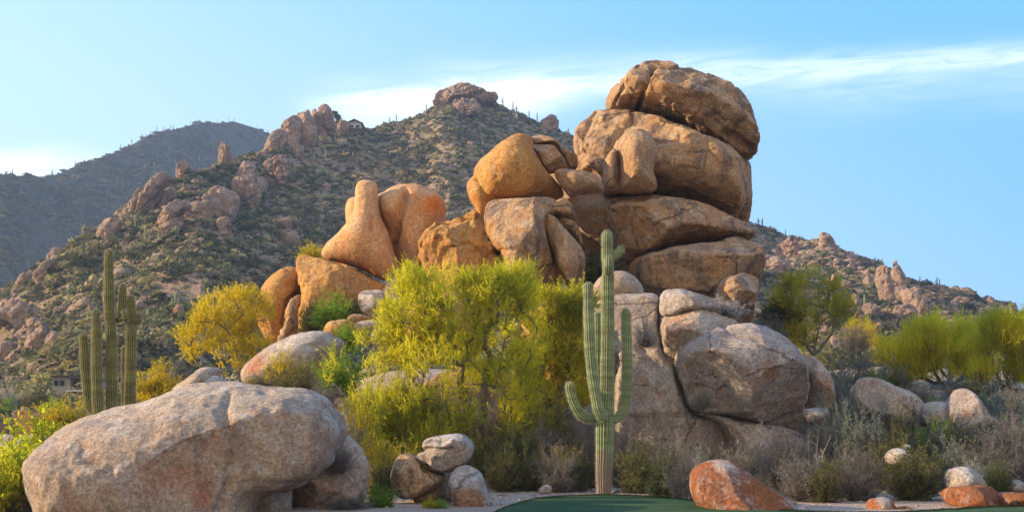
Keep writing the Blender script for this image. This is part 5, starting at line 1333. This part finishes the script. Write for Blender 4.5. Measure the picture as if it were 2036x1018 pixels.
shr('dry', 1960, 860, 950, 130, 'brownish dry thicket below the pointed grey boulder', 30.4)
shr('blue', 1930, 830, 900, 110, 'pale blue-grey shrub against the pointed grey boulder', 33.5)
shr('dark', 1985, 900, 965, 80, 'deep green shrub right of the grey-white rounded boulder', 27.6)
shr('dry', 2015, 840, 940, 120, 'dark dry shrub along the right border', 31.5)
shr('dry', 1870, 790, 880, 110, 'dusky shrub in front of the low rounded boulder', 35.)
shr('olive', 1810, 790, 870, 90, 'olive shrub between the dusky boulder and the low rounded boulder', 35.6)
shr('dry', 2010, 800, 880, 90, 'dry shrub right of the pointed grey boulder', 35.)
shr('yellow', 1990, 785, 850, 100, 'sunlit yellow shrub behind the pointed grey boulder', 39.5, True)
shr('olive', 1800, 760, 830, 80, 'low olive shrub left of the spiky yellow tree base', 40., True)
shr('dry', 1760, 790, 860, 90, 'grey shrub in front of the broad dusky boulder', 35.5)
shr('dry', 1720, 830, 900, 100, 'dry purple shrub left of the olive shrub by the dome-topped stone', 33.4)
shr('dark', 1540, 590, 640, 90, 'dark shrub in shadow right of the small tan boulder', 46., True)
shr('blue', 1530, 620, 680, 90, 'blue-grey brush behind the big round boulder', 44., True)
shr('yellow', 1755, 690, 722, 50, 'little yellow shrub below the golden sapling', 50., True)
shr('yellow', 1800, 720, 760, 70, 'low bright yellow shrub at the left foot of the spiky tree', 45., True)
# on and around the rocks
shr('dark', 1205, 455, 585, 120, 'dark green bush growing in the crevice behind the saguaro top', 41.2, True)
shr('pale', 1440, 582, 632, 100, 'pale dry brittlebush on the ledge above the big round boulder', 37.2, True)
shr('pale', 1285, 612, 690, 55, 'pale dry brittlebush hanging on the rock face right of the saguaro', 35.6, True)
shr('pale', 805, 525, 600, 90, 'whitish brittlebush at the top left of the big tree crown', 40.2, True)
shr('dry', 1395, 770, 815, 55, 'small grey twigs in the crack beside the big round boulder', 34.1, True)
shr('green', 668, 572, 650, 115, 'bright green bush below the finger rock', 40.4, True)
shr('olive', 620, 600, 668, 60, 'dry olive shrub beneath the tall egg-like boulder', 41., True)
shr('dark', 705, 585, 640, 50, 'dark half of the green thicket beside the purplish boulder', 40.6, True)
shr('green', 672, 680, 790, 115, 'bright green bush in front of the pale slanting slab', 34.2, True)
shr('olive', 590, 720, 795, 120, 'olive grassy shrub above the foreground boulder', 32.5, True)
shr('dry', 640, 750, 820, 90, 'brown dry twigs behind the right end of the foreground boulder', 31., True)
shr('grass', 500, 735, 785, 50, 'yellow dry grass tuft left of the small sheltered stone', 33., True)
shr('dry', 515, 735, 775, 55, 'dry twigs over the small sheltered brown stone', 33.2, True)
shr('yellow', 700, 765, 850, 110, 'yellow-green leafy shrub behind the foreground boulder', 31.4)
shr('yellow', 745, 855, 945, 120, 'golden shrub behind the dusky rounded boulder', 29.6)
shr('yellow', 815, 850, 925, 120, 'golden brown shrub left of the balanced rock', 30.4)
shr('dry', 690, 800, 880, 90, 'bare brown twigs beside the end of the foreground boulder', 30.2)
shr('dark', 760, 900, 985, 70, 'dark scrub between dusky boulder and balanced rock group', 28.4)
shr('green', 757, 962, 1012, 62, 'small bright green shrub beside the dusky rounded boulder', 25.2)
shr('pvbush', 775, 690, 880, 170, 'yellow bushy undergrowth left of the central tree', 32.8)
shr('dry', 870, 760, 880, 110, 'grey-brown undergrowth left of the forked trunk', 33.2)
shr('dry', 1010, 780, 890, 110, 'grey-brown undergrowth right of the forked trunk', 34.6)
shr('dry', 675, 880, 940, 70, 'wispy dry twigs growing over the dusky rounded boulder', 24.9, True)
shr('dry', 690, 985, 1020, 110, 'fallen dry twigs at the foot of the dusky rounded boulder', 24.7)
shr('gold', 855, 985, 1014, 40, 'tiny orange plant in front of the shaded rock', 25.)
shr('green', 872, 990, 1012, 26, 'tiny green plant in front of the wedge rock', 24.9)
# left side
shr('gold', 312, 712, 800, 120, 'golden bush right of the olive saguaro', 40., True)
shr('blue', 360, 700, 760, 70, 'grey-green bush behind the golden bush', 48., True)
shr('gold', 130, 785, 870, 150, 'yellow palo verde bush left of the olive saguaro base', 36., True)
shr('yellow', 60, 800, 840, 70, 'rounded yellow shrub behind the pink adobe house', 64.)
shr('leafy', 60, 812, 1000, 190, 'leafy yellow-green bush behind the left end of the massive foreground boulder', 28.5)
shr('leafy', 30, 860, 1060, 190, 'large leafy yellow-green bush at the left border', 24.6)
shr('leafy', 115, 830, 930, 120, 'leafy green bush between foreground boulder and adobe house', 30.)
shr('leafy', -10, 900, 1060, 110, 'leafy bush partly outside the left border', 23.8)
shr('dry', 35, 985, 1040, 80, 'dry brown twigs under the large leafy bush', 24.)
shr('green', 15, 785, 840, 60, 'dark green shrub at the left border behind the adobe house', 68.)
shr('pale', 12, 740, 800, 50, 'pinkish dry scrub at the left border in the valley', 74.)
shr('olive', 70, 770, 800, 80, 'grey-green valley bush in front of the grey building', 72.)
shr('olive', 112, 775, 805, 60, 'valley bush beside the low white shelter', 70.)
shr('green', 100, 790, 815, 70, 'light green valley bush behind the yellow bush', 62.)
shr('gold', 622, 478, 530, 75, 'golden bush peeping from behind the tilted base boulder', 48., True)
shr('dry', 1700, 640, 700, 70, 'golden grey twigs right of the dark-branched tree', 50., True)

# filler shrubs of the thickets, one thing each
rf = random.Random(77)
def fill(n, box_, kinds, wr, hr, lab, grp, y0=None, y1=None):
    for _ in range(n):
        px = rf.uniform(box_[0], box_[1]); py = rf.uniform(box_[2], box_[3])
        Y = solveY(px, py); w = rf.uniform(*wr); h = rf.uniform(*hr); kd = rf.choice(kinds)
        shr(kd, px, py - h, py, w, lab[0 if kd in ('dry', 'pale') else 1], Y, grp=grp[0 if kd in ('dry', 'pale') else 1])
fill(34, (1440, 2040, 880, 990), ['dry', 'dry', 'blue', 'olive', 'olive', 'dark'], (60, 110), (45, 80),
     ('grey twiggy shrub lost in the lower right thicket', 'dull green shrub lost in the lower right thicket'), ('dry shrubs of the lower right thicket', 'green shrubs of the lower right thicket'))
fill(44, (1600, 2040, 790, 880), ['dry', 'blue', 'blue', 'olive', 'green'], (60, 110), (40, 75),
     ('dry twiggy shrub on the right slope below the yellow trees', 'blue-grey or olive shrub on the right slope below the yellow trees'), ('dry shrubs of the right slope', 'green shrubs of the right slope'))
fill(26, (940, 1420, 930, 972), ['dry', 'olive', 'olive', 'dark'], (50, 90), (40, 75),
     ('low grey shrub in the row behind the green', 'low olive shrub in the row behind the green'), ('grey shrubs behind the green', 'olive shrubs behind the green'))
fill(22, (660, 960, 850, 950), ['dry', 'yellow', 'olive', 'yellow'], (50, 100), (40, 80),
     ('dry undergrowth shrub left of the central tree trunk', 'yellow-olive undergrowth shrub left of the central tree trunk'), ('dry undergrowth', 'yellow-olive undergrowth'))
shr('pvbush', 715, 745, 880, 130, 'feathery yellow-green bush at the lower left of the central tree', 31.6)
shr('pvbush', 850, 745, 890, 150, 'feathery yellow-green bush behind the balanced rock', 32.4)
shr('pvbush', 1045, 730, 880, 130, 'feathery yellow-green bush right of the forked trunk', 34.)
shr('olive', 1110, 780, 900, 110, 'olive bush under the second palo verde', 33.6)
shr('green', 690, 640, 700, 60, 'small bright green bush above the slanting slab', 37., True)
shr('gold', 560, 690, 770, 90, 'yellow-green bush right of the golden palo verde', 35., True)
fill(46, (1440, 2040, 850, 960), ['blue', 'blue', 'olive', 'dry', 'blue'], (70, 120), (55, 90),
     ('taller grey twiggy shrub burying the lower right stones', 'grey-green brush burying the lower right stones'), ('taller dry shrubs of the lower right', 'grey-green brush of the lower right'))
fill(26, (1670, 2036, 884, 906), ['blue', 'blue', 'olive', 'dry'], (70, 120), (70, 105),
     ('tall grey shrub in front of the right slope boulders', 'tall grey-green shrub in front of the right slope boulders'), ('tall dry shrubs below the right slope boulders', 'tall green shrubs below the right slope boulders'))
for px, top, w, kd, lab in ((1735, 800, 130, 'blue', 'grey-green brush half covering the broad dusky boulder'), (1790, 815, 110, 'olive', 'olive brush at the right foot of the broad dusky boulder'),
                            (1690, 790, 110, 'blue', 'grey-green brush left of the broad dusky boulder'), (1850, 812, 110, 'blue', 'grey-green brush covering the low rounded boulder'),
                            (1905, 825, 110, 'olive', 'olive brush at the left foot of the pointed grey boulder'), (1965, 822, 120, 'blue', 'grey-green brush at the right foot of the pointed grey boulder'),
                            (2020, 815, 110, 'dry', 'dry brush between the pointed grey boulder and the right border')):
    shr(kd, px, top, 895, w, lab, 32.2)
# dry stalks
def stalks(label, px, top, base, Y, seed, w):
    r = np.random.default_rng(seed); B = basept(px, base, Y); B[2] = g1(B[0], B[1])
    root = empty('dry_plant', B); tag(root, label, 'plant', 'dry stalks in the right thicket')
    h = EYE + (HY - top) / FPX * Y - B[2]
    n = 9; A, Bb, ra, rb = [], [], [], []
    for k_ in range(n):
        p = np.array([r.normal(0, .03), r.normal(0, .03), 0]); d = np.array([r.normal(0, .16), r.normal(0, .16), 1.]); L = h * r.uniform(.6, 1.02)
        for s in range(9):
            q = p + d / np.linalg.norm(d) * L / 9; d = d + r.normal(0, .09, 3); A.append(p); Bb.append(q); ra.append(.011 * (1 - s / 11)); rb.append(.011 * (1 - (s + 1) / 11)); 
            if s > 3 and r.random() < .7:
                e = q + np.array([r.normal(0, 1), r.normal(0, 1), 1.1]) * .09; A.append(q); Bb.append(e); ra.append(.005); rb.append(.003)
            p = q
    V, F = tubes(np.array(A), np.array(Bb), np.array(ra), np.array(rb), 4)
    mesh_obj('stems', V, F, M['pale'], root)
stalks('pale dry stalks standing in front of the brown slab boulder', 1650, 758, 900, 33.6, 3, 30)
stalks('taller pale green-grey stalks right of the brown slab boulder', 1682, 762, 900, 33.2, 5, 30)
stalks('short straw stalks above the tangled grey shrub', 1625, 850, 960, 29.2, 8, 30)

# ------------------------------------------------------------------ sky, sun, air, camera
EL, AZB = 19., 4.
S = Vector((-math.cos(R(EL)) * math.cos(R(AZB)), math.cos(R(EL)) * math.sin(R(AZB)), math.sin(R(EL))))
sun = bpy.data.lights.new('sun', 'SUN'); sun.energy = 5.; sun.angle = R(.5); sun.color = (1, .76, .47)
so = bpy.data.objects.new('sun', sun); COL.objects.link(so); so.rotation_euler = S.to_track_quat('Z', 'Y').to_euler()
wd = bpy.data.worlds.new('World'); SC.world = wd; wd.use_nodes = True
nt = wd.node_tree; nt.nodes.clear(); T = NT(nt)
sky = T.n('ShaderNodeTexSky'); sky.sky_type = 'NISHITA'; sky.sun_disc = False; sky.sun_elevation = R(EL)
sky.sun_rotation = math.atan2(S.x, S.y); sky.air_density = 1.2; sky.dust_density = .6; sky.ozone_density = 1.5; sky.altitude = 700
vec = T.n('ShaderNodeTexCoord').outputs['Generated']
sp = T.n('ShaderNodeSeparateXYZ'); T.link(vec, sp.inputs[0])
yy = T.math('MAXIMUM', sp.outputs[1], .05)
u = T.math('DIVIDE', sp.outputs[0], yy); v = T.math('DIVIDE', sp.outputs[2], yy)
cv = T.n('ShaderNodeCombineXYZ'); T.link(T.math('MULTIPLY', u, 3.), cv.inputs[0]); T.link(T.math('MULTIPLY', T.math('SUBTRACT', v, T.math('MULTIPLY', u, .1)), 22.), cv.inputs[1])
n1 = T.noise(cv.outputs[0], 1.2, 7, .62, .4); n2 = T.noise(cv.outputs[0], 3.6, 9, .7, .8)
def band(u0, v0, slope, w, ulo, uhi, ufade, amt):
    c = T.math('ADD', T.math('MULTIPLY', T.math('SUBTRACT', u, u0), slope), v0)
    c = T.math('ADD', c, T.math('MULTIPLY', T.math('SUBTRACT', n1, .5), .018))
    d = T.math('DIVIDE', T.math('SUBTRACT', v, c), w)
    g = T.math('EXPONENT', T.math('MULTIPLY', T.math('MULTIPLY', d, d), -1.))
    e = T.math('MULTIPLY', T.ramp(u, ulo, ulo + ufade), T.ramp(u, uhi - ufade, uhi, 1, 0))
    return T.math('MULTIPLY', T.math('MULTIPLY', g, e), amt)
m = band(-.114, .221, .077, .010, -.155, .9, .09, .46)
m = T.math('ADD', m, band(-.07, .222, .06, .015, -.17, .06, .07, .6))
m = T.math('ADD', m, band(-.05, .238, .06, .013, -.10, .20, .07, .3))
m = T.math('ADD', m, band(-.36, .176, .03, .011, -.9, -.26, .08, 1.))
m = T.math('ADD', m, band(.2, .235, .02, .02, .1, .9, .12, .22))
m = T.math('MULTIPLY', m, T.ramp(n2, .3, .66, .32, 1.2), clamp=True)
# clear deep blue at the upper right, paler and hazier down to the left
veil = T.math('ADD', T.math('MULTIPLY', u, -.9), T.math('MULTIPLY', v, -1.9))
blue = T.mix(T.ramp(veil, -.80, -.02), (1.1, 4.3, 10.2, 1.), (4.5, 6.7, 9.3, 1.))
skyc = T.mix(.88, sky.outputs[0], blue)
# sky behind the viewer: unseen warm fill added to brighten the camera-facing sides
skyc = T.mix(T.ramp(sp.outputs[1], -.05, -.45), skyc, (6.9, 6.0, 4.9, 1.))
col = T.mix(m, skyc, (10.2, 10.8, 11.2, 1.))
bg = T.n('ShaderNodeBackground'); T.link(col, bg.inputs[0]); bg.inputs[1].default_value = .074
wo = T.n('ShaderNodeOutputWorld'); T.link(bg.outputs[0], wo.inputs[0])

V, F = [], []
box(V, F, -1700, 1700, -1700, 1700, -1.7, 330)
m_, nt = new_mat('haze'); T = NT(nt)
pv = T.n('ShaderNodeVolumePrincipled'); pv.inputs['Color'].default_value = (.55, .74, 1., 1); pv.inputs['Density'].default_value = .0003; pv.inputs['Anisotropy'].default_value = .3
oo = T.n('ShaderNodeOutputMaterial'); T.link(pv.outputs[0], oo.inputs['Volume'])
tag(mesh_obj('haze', V, F, m_, smooth=False), 'thin bluish air between the viewer and the hills', 'haze', kind='stuff')

cam = bpy.data.cameras.new('camera'); co = bpy.data.objects.new('camera', cam); COL.objects.link(co); SC.camera = co
co.location = (0, 0, EYE); co.rotation_euler = (R(90), 0, 0)
cam.sensor_width = 36; cam.lens = 36 * FPX / 2036; cam.shift_y = (HY - 509) / 2036; cam.clip_end = 6000; cam.clip_start = .1
SC.view_settings.view_transform = 'Standard'; SC.view_settings.look = 'None'; SC.view_settings.exposure = 1.12; SC.view_settings.gamma = 1
SC.cycles.volume_bounces = 0
SC.cycles.max_bounces = 6; SC.cycles.transparent_max_bounces = 8
